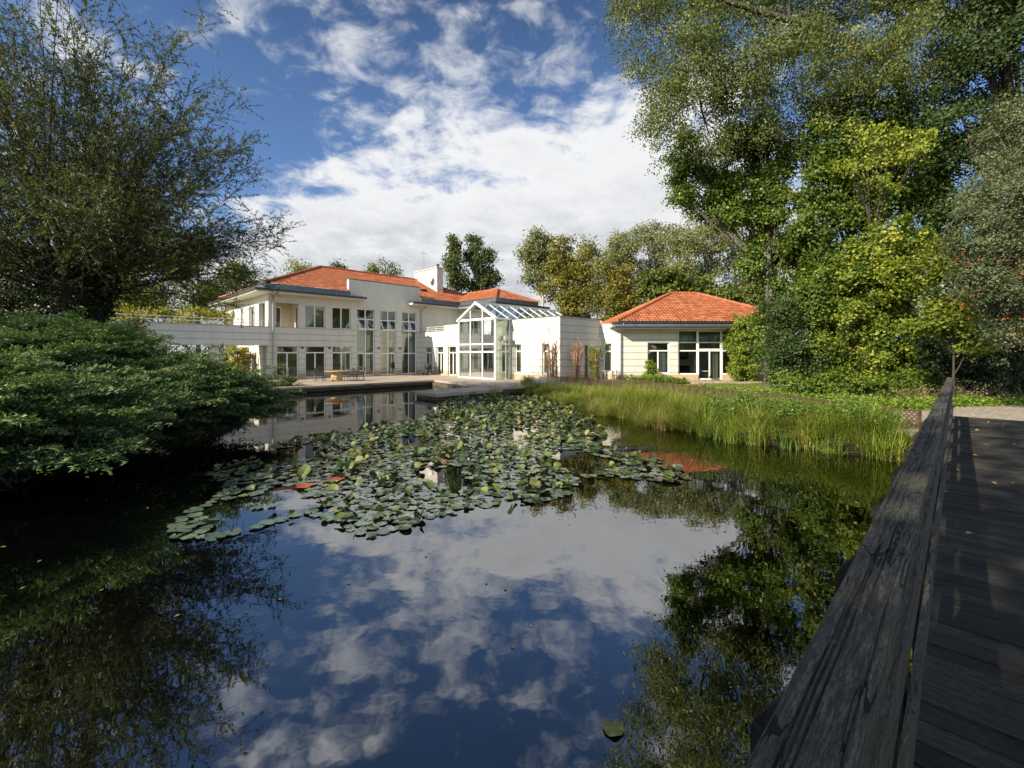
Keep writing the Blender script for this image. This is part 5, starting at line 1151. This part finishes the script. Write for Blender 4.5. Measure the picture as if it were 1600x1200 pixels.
def pad_geo(rng, r, kind):
    """a notched round leaf; kind: flat, curled, folded, upright"""
    rings, n = 4, 22; nt_ = rng.uniform(0, 2*np.pi); V = [(0,0,0)]; tiltd = rng.uniform(0, 2*np.pi); fold = rng.uniform(.35, 1.0); tilt = {'flat': rng.uniform(0,.03), 'curled': rng.uniform(.05,.25), 'folded': rng.uniform(.1,.5), 'upright': rng.uniform(.5,1.2)}[kind]
    ph = rng.uniform(0, 6, 4)
    for k in range(1, rings+1):
        q = k/rings
        for i in range(n+1):
            a = .16 + (2*np.pi-.32)*i/n; rr = r*q*(1+.04*np.sin(3*a+ph[0])+.02*np.sin(7*a+ph[1])); x, y = rr*np.cos(a), rr*np.sin(a)*.94
            z = .004*np.sin(5*a+ph[2])*q*q
            if kind == 'flat': z += .010*max(0, np.sin(2*a+ph[3]))*q**3 * (r/.15)
            elif kind == 'curled': z += r*.20*q**3*max(0, np.sin(1.5*a+ph[3]))
            elif kind == 'folded': z += abs(y)*fold*q
            else: z += abs(y)*fold*.6 + .12*r*np.sin(3*a+ph[3])*q*q
            V.append((x, y, z))
    V = np.array(V); c, s = np.cos(nt_), np.sin(nt_); V = V @ np.array([[c,-s,0],[s,c,0],[0,0,1]]).T
    ax = np.array([np.cos(tiltd), np.sin(tiltd), 0]); Rm = np.array(Matrix.Rotation(tilt, 3, Vector(ax))); V = V @ Rm.T; V[:, 2] -= min(0, V[:, 2].min()) if kind == 'flat' else V[:, 2].min()*.85
    F = [(0, 1+i, 2+i, 2+i) for i in range(n)]; m = n+1
    for k in range(rings-1):
        for i in range(n): b = 1+k*m+i; F.append((b, b+m, b+m+1, b+1))
    return V, F
PADS = [(-4.6,6.5), (-5.3,7.6), (-5.9,9.07), (-6.2,10.8), (-5.9,12.6), (-5.0,13.6), (-3.1,17.6), (-3.3,21.3), (-2.4,24.0), (1.5,24.0), (2.6,19.5), (2.9,15), (2.4,12.4), (2.3,11.2), (3.2,10.4), (3.8,9.6), (3.5,8.8), (1.2,8.5), (.56,7.8), (-.4,6.9), (-1.7,6.2), (-2.9,6.5), (-3.5,6.1), (-4.2,6.0)]
def in_poly(X, Y, poly):
    P = np.array(poly); Q = np.roll(P, -1, 0); ins = np.zeros(X.shape, bool)
    for (ax, ay), (bx, by) in zip(P, Q): ins ^= ((ay > Y) != (by > Y)) & (X < (bx-ax)*(Y-ay)/((by-ay) if by != ay else 1e-9)+ax)
    return ins
def make_pads():
    rng = np.random.default_rng(201)
    kinds = {'flat': ('lily_pad', 'pad_flat', 'flat round green lily pad lying on the water in the dense bed', 'flat lily pads in the bed'),
             'curled': ('lily_pad', 'pad_flat', 'lily pad with a curled-up rim in the dense bed', 'curled lily pads in the bed'),
             'folded': ('lily_leaf', 'pad_up', 'dark green water lily leaf folded along its middle, standing above the pads', 'folded water lily leaves'),
             'upright': ('lily_leaf', 'pad_up', 'water lily leaf raised upright out of the water among the flat pads', 'upright water lily leaves')}
    proto = {}
    for kd, (nm, mt, lab, grp) in kinds.items():
        proto[kd] = []
        for j in range(5):
            V, F = pad_geo(rng, .15, kd); me = bpy.data.meshes.new(nm); me.from_pydata([tuple(v) for v in V], [], [tuple(dict.fromkeys(f)) for f in F]); me.materials.append(M_[mt]); me.polygons.foreach_set('use_smooth', [True]*len(me.polygons)); me.update(); proto[kd].append(me)
    # scatter: far half dense and raised, near half mostly flat with open water between
    n = 26000; X = rng.uniform(-6.5, 4, n); Y = rng.uniform(5.9, 24.5, n); nz = .5*np.sin(X*1.9+Y*.7+1)+.5*np.sin(X*.8-Y*1.5)+.35*np.sin(X*4.1+2)*np.sin(Y*3.3)
    ok = in_poly(X + .25*np.sin(Y*2.2), Y + .25*np.sin(X*2.6), PADS)
    gapx = (np.abs(X+1.2) < 1.5) & (np.abs(Y-12.8) < .9); keep = ok & (nz > -.66 + .16*(np.abs(Y-11) < 2.2) + .10*(Y < 7)) & ~(gapx & (rng.random(n) < .6))
    X, Y = X[keep], Y[keep]; o = np.argsort(Y); X, Y = X[o], Y[o]
    px, py, rad, kd = [], [], [], []
    cell = {}
    for x, y in zip(X, Y):
        r = rng.uniform(.065, .135) if y < 16 else rng.uniform(.08, .13); p = min(1, max(0, (y-7)/12)); u = rng.random()
        k = 'flat' if u < .80-.28*p else 'curled' if u < .88-.24*p else 'folded' if u < .955-.10*p else 'upright'
        if k in ('folded','upright'): r *= rng.uniform(.62, .95)
        c = (int(x/.4), int(y/.4)); near = [q for i in (-1,0,1) for j in (-1,0,1) for q in cell.get((c[0]+i, c[1]+j), [])]
        f = .76 if k in ('flat','curled') else .62
        if any((x-a)**2+(y-b)**2 < ((r+s)*f*(1 if k in ('flat','curled') and t in ('flat','curled') else .72))**2 for a, b, s, t in near): continue
        cell.setdefault(c, []).append((x, y, r, k)); px.append(x); py.append(y); rad.append(r); kd.append(k)
    size = np.array(rad)/np.array(py)*(1-.25*np.isin(kd, ['flat'])); order = np.argsort(-size); first = {}; mbV, mbF, mbT, nv = {'pad_flat': [], 'pad_up': []}, {'pad_flat': [], 'pad_up': []}, {'pad_flat': [], 'pad_up': []}, {'pad_flat': 0, 'pad_up': 0}
    count = {'lily_pad': 0, 'lily_leaf': 0}
    for rank, i in enumerate(order):
        k = kd[i]; nm, mt, lab, grp = kinds[k]; z = .006 + rng.uniform(0, .014) + (rng.uniform(.01, .10) if k == 'upright' else rng.uniform(0, .05) if k == 'folded' else 0); s = rad[i]/.15; rz = rng.uniform(0, 6.28)
        me = proto[k][rng.integers(5)]
        if count[nm] < (296 if nm == 'lily_pad' else 240):
            count[nm] += 1
            if k not in first: ob = bpy.data.objects.new(nm, me); tag(ob, lab, 'lily pad' if nm == 'lily_pad' else 'lily leaf', grp); first[k] = ob
            else: ob = first[k].copy(); ob.data = me
            COL.objects.link(ob); ob.location = (px[i], py[i], z); ob.rotation_euler = (0, 0, rz); ob.scale = (s, s, s)
        else:
            V = np.empty(len(me.vertices)*3); me.vertices.foreach_get('co', V); V = V.reshape(-1, 3)*s; c, q = math.cos(rz), math.sin(rz); V = np.c_[V[:, 0]*c-V[:, 1]*q+px[i], V[:, 0]*q+V[:, 1]*c+py[i], V[:, 2]+z]
            F = [[v+nv[mt] for v in p.vertices] for p in me.polygons]; mbV[mt].append(V); mbF[mt] += F; mbT[mt] += [rng.random()]*len(F); nv[mt] += len(V)
    for mt, nm in (('pad_flat','distant_lily_pads'), ('pad_up','distant_lily_leaves')):
        me = bpy.data.meshes.new(nm); me.from_pydata(np.concatenate(mbV[mt]).tolist(), [], mbF[mt]); me.attributes.new('tint','FLOAT','FACE').data.foreach_set('value', np.array(mbT[mt], dtype=np.float32)); me.materials.append(M_[mt]); me.polygons.foreach_set('use_smooth', [True]*len(me.polygons)); me.update()
        ob = bpy.data.objects.new(nm, me); COL.objects.link(ob); tag(ob, kind='stuff')
    print('pads', len(px), count)
    for (u, v, r, lab) in [(477,761,.17,'red lily pad near the left of the bed'), (526,751,.15,'orange-red lily pad right of the larger red one'), (690,725,.12,'small red lily pad in the middle of the bed'), (1290,1145,.1,None)]:
        if not lab: continue
        Yy = 2.45*700/(v-551); V, F = pad_geo(rng, r, 'flat'); me = bpy.data.meshes.new('lily_pad'); me.from_pydata([tuple(q) for q in V], [], [tuple(dict.fromkeys(f)) for f in F]); me.materials.append(M_['pad_red']); ob = bpy.data.objects.new('lily_pad', me); COL.objects.link(ob); ob.location = ((u-800)/700*Yy, Yy, .03); tag(ob, lab, 'lily pad')
    m2 = pad_mat('pad_yellow', (.16,.18,.03), (.20,.21,.04), (.24,.22,.05), .35); Yy = 2.45*700/(1140-551); V, F = pad_geo(rng, .072, 'flat'); me = bpy.data.meshes.new('lily_pad'); me.from_pydata([tuple(q) for q in V], [], [tuple(dict.fromkeys(f)) for f in F]); me.materials.append(m2); ob = bpy.data.objects.new('lily_pad', me); COL.objects.link(ob); ob.location = ((958-800)/700*Yy, Yy, .006); tag(ob, 'lone yellow-green lily pad floating by itself near the bridge', 'lily pad')
    for (u, v, lab) in [(806,639,'pink water lily flower, larger of the close pair'), (811,633,'pink water lily flower behind the larger one of the pair'), (873,629,'pink water lily flower at the right edge of the bed')]:
        Yy = 2.45*700/(v-551); E = empty('water_lily_flower', ((u-800)/700*Yy, Yy, .06), 0, lab, 'flower'); lv = Leaves(); a = np.concatenate([np.arange(10)/10*6.28, np.arange(8)/8*6.28+.3]); t = np.r_[np.full(10, .55), np.full(8, 1.0)]
        D = np.stack([np.cos(a)*np.cos(t), np.sin(a)*np.cos(t), np.sin(t)], -1); V, F = leaf_quads(D*.06, D, np.tile([0,0,1.], (18, 1)), .12, .045); lv.add(V, F, rng.random(18)); lv.build('petals', LM['pink'], E)
        c = MB(); c.lathe([(.0,0),(.022,.0),(.025,.03),(.0,.04)], (0,0,0), 8); c.build('flower_heart', M_['gold'], E)
M_['gold'] = mat('flower_heart', (.55,.36,.04), .6)[0]
make_pads()

# ------------------------------------------------------------------ lattice fence, stones
def make_fence():
    E = empty('lattice_fence', (0,0,0), 0, 'knee-high brown lattice fence winding between bank and lawn', 'fence'); m = noisy('fence_wood', (.045,.025,.016), (.10,.06,.038), 6, .8, .4)
    P = along(FENCE, np.linspace(0, 1, 15)); h = .46
    for i in range(15):
        x, y = P[i]; g = gz(x,y); p = MB(); p.box(x-.035,x+.035, y-.035,y+.035, g-.2, g+h+.06); p.build('post', m, E)
        if i == 14: continue
        q = P[i+1]; d = np.array([q[0]-x, q[1]-y]); L = np.hypot(*d); d = d/L; s = np.array([-d[1], d[0]]); g = min(g, gz(*q))+.03
        b = MB(); W = lambda a, z, o: (x+d[0]*a+s[0]*o, y+d[1]*a+s[1]*o, g+z)
        for sg, o in ((1, .012), (-1, -.012)):
            a = -h
            while a < L+h:
                a0, z0, a1, z1 = (a, 0, a+h, h) if sg > 0 else (a, h, a+h, 0)
                lo, hi = max(a0, .04), min(a1, L-.04)
                if hi-lo > .05:
                    f = lambda t: z0+(z1-z0)*(t-a0)/(a1-a0); b.bar(W(lo, f(lo), o), W(hi, f(hi), o), .012, .032)
                a += .13
        for z in (0, h): b.bar(W(.03, z, 0), W(L-.03, z, 0), .045, .03)
        b.build('panel', m, E)
make_fence()
def make_stones():
    m = noisy('stone', (.17,.15,.12), (.34,.31,.27), 3, .85, .7, 9); mr = noisy('stone_brown', (.15,.10,.075), (.28,.20,.15), 3, .85, .7, 9); rng = random.Random(7)
    for (x, y, z, sx, sy, sz, mm, lab) in [(9.15,10.75,.02,.50,.36,.16,mr,'flat brown stone half in the water at the bridge end'), (9.95,11.35,.22,.42,.30,.13,m,'grey flat stone lying on top by the bridge end'), (10.35,11.75,.34,.45,.32,.14,m,'pale grey slab below the lattice fence'), (9.6,10.3,-.02,.34,.3,.14,mr,'small dark brown stone under the bridge rail'), (9.75,11.0,.10,.36,.28,.12,m,'rounded grey stone between brown stone and slab')]:
        bm = bmesh.new(); bmesh.ops.create_icosphere(bm, subdivisions=4, radius=1)
        o = Vector((rng.random()*9, rng.random()*9, 0))
        for v in bm.verts:
            n = mnoise.noise(v.co*1.1+o)*.28 + mnoise.noise(v.co*3+o)*.09; v.co *= 1+n; v.co = Vector((v.co.x*sx, v.co.y*sy, max(-.8, min(.75, v.co.z))*sz))
        me = bpy.data.meshes.new('stone'); bm.to_mesh(me); bm.free(); me.materials.append(mm); me.polygons.foreach_set('use_smooth', [True]*len(me.polygons)); ob = bpy.data.objects.new('stone', me); COL.objects.link(ob); ob.location = (x, y, z); tag(ob, lab, 'stone', 'stones at the bridge end')
make_stones()

# ------------------------------------------------------------------ terrace furniture
def furniture():
    wood = noisy('table_wood', (.40,.26,.13), (.56,.38,.21), 2.5, .55, .3, sc3=(1,6,1)); T = vloc(3.0,-5.2)
    E = empty('round_table', (T[0], T[1], .40), R(20), 'round wooden garden table on a broad pedestal, on the stone terrace', 'table')
    t = MB(); t.lathe([(.0,.68),(.76,.68),(.80,.70),(.80,.73),(.0,.74)], (0,0,0), 32); t.build('tabletop', wood, E)
    p = MB(); p.lathe([(.46,.0),(.46,.06),(.40,.08),(.36,.60),(.44,.66),(.44,.678)], (0,0,0), 8); p.build('pedestal', wood, E)
    def chair(x, y, rz, label):
        C = empty('iron_chair', (x, y, .40), rz, label, 'chair', 'wrought-iron chairs on the terrace')
        s = MB(); s.box(-.24,.24, -.24,.22, .42,.455)
        s.build('seat', M_['iron'], C, bevel=.012)
        b = MB(); b.tube([(-.22,.21,.44),(-.23,.26,.70),(-.20,.31,.92),(0,.33,.97),(.20,.31,.92),(.23,.26,.70),(.22,.21,.44)], .018, 6)
        for q in (-.13,-.065,0,.065,.13): b.tube([(q,.215,.45),(q,.262,.70),(q,.318,.945)], .011, 5)
        b.tube([(-.22,.255,.66),(.22,.255,.66)], .011, 5); b.build('backrest', M_['iron'], C, recalc=False)
        for sx in (-1, 1):
            a = MB(); a.tube([(sx*.23,.25,.66),(sx*.27,.10,.67),(sx*.28,-.12,.66),(sx*.27,-.22,.60),(sx*.24,-.20,.44)], .017, 6); a.build('armrest', M_['iron'], C, recalc=False)
            l = MB(); l.tube([(sx*.21,-.20,.42),(sx*.23,-.23,.22),(sx*.23,-.28,.0)], .018, 6); l.build('leg', M_['iron'], C, recalc=False)
            l = MB(); l.tube([(sx*.21,.19,.42),(sx*.22,.21,.22),(sx*.23,.30,.0)], .018, 6); l.build('leg', M_['iron'], C, recalc=False)
        return C
    c0 = chair(T[0]-1.15, T[1]-.25, R(95), 'iron chair left of the round table, its back to the pond corner')
    def place(x, y, rz, lab): c = copy_tree(c0); c.location = (x, y, .40); c.rotation_euler = (0,0,rz); c['label'] = lab
    place(T[0]-.75, T[1]-.95, R(135), 'iron chair at the near left of the round table'); place(T[0]+1.05, T[1]-.35, R(-95), 'iron chair right of the round table, side-on'); place(T[0]+1.0, T[1]+.85, R(-40), 'iron chair at the far right of the round table')
    place(T[0]+1.65, T[1]+.2, R(-80), 'iron chair standing a step away on the right of the round table')
    q = vloc(.45,-1.1); place(q[0], q[1], R(50), 'iron chair alone in front of the leftmost french window'); q = vloc(1.15,-1.5); place(q[0], q[1], R(20), 'iron chair beside the lone one at the leftmost french window')
    # covered barbecue
    g = vloc(12.5,-2.9); E = empty('barbecue', (g[0], g[1], .40), R(45), 'black barbecue on wheels standing in the corner of the villa', 'barbecue')
    b = MB(); b.lathe([(.10,.50),(.30,.58),(.36,.74),(.36,.78)], (0,0,0), 16); b.build('bowl', M_['black'], E, smooth=True); b = MB(); b.lathe([(.37,.782),(.36,.90),(.26,1.02),(.06,1.08),(.04,1.13),(.0,1.13)], (0,0,0), 16); b.build('lid', M_['black'], E, smooth=True)
    for k, (x, y) in enumerate(((-.28,-.22),(.28,-.22),(0,.3))): l = MB(); l.tube([(x*.6,y*.6,.56),(x*1.2,y*1.2,0)], .018, 6); l.build('leg', M_['iron'], E)
    s = MB(); s.box(.38,.85, -.25,.25, .72,.75); s.tube([(.82,-.2,.72),(.86,-.2,.0)], .016, 6); s.tube([(.82,.2,.72),(.86,.2,.0)], .016, 6); s.build('side_shelf', M_['iron'], E, recalc=False)
    for y in (-.3,.3): w_ = MB(); w_.tube([(-.32,y-.02,.11),(-.32,y+.02,.11)], .11, 14); w_.build('wheel', M_['black'], E)
    # lamp post, bollard light
    p = vloc(12.75,-12.75); E = empty('lamp_post', (p[0], p[1], .40), R(45), 'slim grey lamp post at the right corner of the conservatory', 'lamp post')
    q = MB(); q.tube([(0,0,0),(0,0,2.9)], .055, 10); q.lathe([(.10,0),(.10,.10),(.06,.14)], (0,0,0), 12); q.build('pole', M_['pipe'], E, recalc=False); q = MB(); q.lathe([(.06,2.9),(.16,2.95),(.18,3.05),(.18,3.28),(.13,3.34),(.0,3.36)], (0,0,0), 14); q.build('lamp_head', M_['pipe'], E)
    E = empty('bollard_light', (11.9, 31.0, .36), 0, 'short black bollard light on the lawn in front of the pavilion', 'bollard'); q = MB(); q.lathe([(.07,0),(.07,.28)], (0,0,0), 12); q.build('shaft', M_['black'], E); q = MB(); q.lathe([(.08,.282),(.085,.34),(.06,.38),(0,.39)], (0,0,0), 12); q.build('cap', M_['gutter'], E)
    # pale garden table and folded chair by the link window
    E = empty('garden_table', (7.05, 32.6, .40), R(20), 'pale garden table standing below the window beside the pavilion', 'table'); pl = mat('pale_metal', (.66,.63,.57), .5)[0]
    q = MB(); q.box(-.55,.55, -.35,.35, .70,.74); q.build('tabletop', pl, E, bevel=.01)
    for sx in (-.48,.48):
        for sy in (-.28,.28): q = MB(); q.bar((sx,sy,0),(sx,sy,.698), .045,.045); q.build('leg', pl, E)
    # folding table and chair at the double door
    E = empty('bistro_table', (14.2, 32.6, .40), 0, 'small bistro table in front of the pavilion door', 'table'); q = MB(); q.lathe([(0,.70),(.32,.70),(.33,.72),(0,.73)], (0,0,0), 20); q.build('tabletop', pl, E); q = MB(); q.tube([(-.2,-.18,0),(.18,.16,.70)], .014, 6); q.tube([(.2,-.18,0),(-.18,.16,.70)], .014, 6); q.build('leg_frame', M_['iron'], E, recalc=False)
    # trellis under the walkway
    q = vloc(-1.0, 2.6); E = empty('trellis', (q[0], q[1], .40), R(45), 'dark wooden trellis standing under the walkway by the villa wall', 'trellis'); t = MB()
    for x in (-.45,0,.45): t.bar((x,0,0),(x,0,2.15), .07,.07)
    for z in (.3,.62,.94,1.26,1.58,1.9,2.12): t.bar((-.5,-.045,z),(.5,-.045,z), .03,.05)
    t.build('lattice', M_['dark_wood'], E)
    # dish and antenna on the chimney
    q = vloc(17.05, 3.4); E = empty('satellite_dish', (q[0], q[1], 9.9+.40), R(-35), 'white satellite dish on the chimney side', 'satellite dish'); wh = mat('dish_white', (.72,.72,.70), .4)[0]
    d = MB(); n = 20
    prof = [(r, .16*r*r/.2) for r in (0,.12,.24,.34,.42)]; d.lathe(prof + [(.42,.16*.42*.42/.2-.02)] + [(r, z-.025) for r, z in reversed(prof)], (0,0,0), n); do = d.build('dish', wh, E, recalc=True, smooth=True); do.rotation_euler = (R(68), 0, 0)
    a = MB(); a.tube([(0,-.05,-.35),(0,-.50,-.10)], .016, 6); a.box(-.04,.04, -.56,-.48, -.14,-.04); a.build('feed_arm', M_['gutter'], E); a = MB(); a.tube([(0,.05,0),(.05,.22,-.05)], .03, 6); a.build('bracket', M_['gutter'], E)
    q = vloc(17.7, 5.6); E = empty('antenna', (q[0], q[1], 11.24+.40), R(45), 'thin television antenna mast on top of the chimney', 'antenna'); a = MB(); a.tube([(0,0,0),(0,0,2.3)], .025, 6); a.build('mast', M_['pipe'], E)
    a = MB(); a.tube([(-.5,0,2.0),(.5,0,2.0)], .014, 5)
    for x in (-.45,-.25,-.05,.15,.35): a.tube([(x,-.28,2.0),(x,.28,2.0)], .010, 5)
    a.build('aerial', M_['pipe'], E, recalc=False); a = MB(); a.tube([(0,-.32,1.5),(0,.32,1.5)], .012, 5); a.tube([(.0,-.2,1.3),(.0,.2,1.3)], .012, 5); a.build('crossbar', M_['pipe'], E, recalc=False)
    # red creeper sprigs in the juniper
    for i, (u, v, lab) in enumerate([(266,578,'sprig of crimson creeper leaves on top of the juniper'), (290,585,'smaller red creeper sprig right of the crimson one'), (103,538,'red sprig high on the left juniper')]):
        x, y, z = at(u, v, 11.6 if i < 2 else 12.5); r = np.random.default_rng(300+i); lv = Leaves(); P = r.normal(size=(6, 3))*np.array([.13,.10,.10]); fill_leaves(lv, r, P, unit(P), 4, .05, .075, .045); ob = lv.build('creeper_sprig', LM['pink']); ob.location = (x, y, z); tag(ob, lab, 'creeper')
furniture()

# ------------------------------------------------------------------ fallen leaves on the water
def fallen_leaves():
    rng = np.random.default_rng(401); m = noisy('fallen_leaf', (.22,.17,.05), (.34,.28,.09), 8, .5, .2); first = None
    V, F = leaf_quads(np.zeros((1, 3)), np.array([[1.,0,0]]), np.array([[0,0,1.]]), .06, .035, .12)
    me = bpy.data.meshes.new('fallen_leaf'); me.from_pydata([tuple(v) for v in V], [], [tuple(f) for f in F]); me.materials.append(m)
    spots = [(rng.uniform(-7.5, 4.5), rng.uniform(3.5, 11)) for _ in range(60)]
    for x, y in spots:
        if in_poly(np.array([x]), np.array([y]), PADS)[0] or pond_dist(np.array([x]), np.array([y]))[0] < .4: continue
        if first is None: ob = bpy.data.objects.new('fallen_leaf', me); tag(ob, 'small yellowed leaf floating on the open water of the pond', 'leaf', 'fallen leaves floating on the pond'); first = ob
        else: ob = first.copy()
        COL.objects.link(ob); ob.location = (x, y, .004); ob.rotation_euler = (0, 0, rng.uniform(0, 6.28)); k = rng.uniform(.5, 1.1); ob.scale = (k, k, k)
fallen_leaves()

def deck_leaves():
    rng = np.random.default_rng(411); m = noisy('dry_leaf', (.26,.15,.05), (.42,.28,.11), 8, .7, .2); first = None
    V, F = leaf_quads(np.zeros((1, 3)), np.array([[1.,0,0]]), np.array([[0,0,1.]]), .075, .05, .2)
    me = bpy.data.meshes.new('dry_leaf'); me.from_pydata([tuple(v) for v in V], [], [tuple(f) for f in F]); me.materials.append(m)
    for k in range(46):
        a, b = (rng.uniform(9.5, 16.2), rng.uniform(-2.2, .05)) if k < 36 else (rng.uniform(3, 9.5), rng.uniform(-1.6, .05))
        if first is None: ob = bpy.data.objects.new('dry_leaf', me); tag(ob, 'small dry brown leaf lying on the boards of the footbridge', 'leaf', 'dry leaves on the bridge deck'); first = ob
        else: ob = first.copy()
        COL.objects.link(ob); ob.location = (C7*(a-b), C7*(a+b), .815); ob.rotation_euler = (rng.normal(0,.2), rng.normal(0,.2), rng.uniform(0, 6.28)); q = rng.uniform(.6, 1.2); ob.scale = (q, q, q)
deck_leaves()
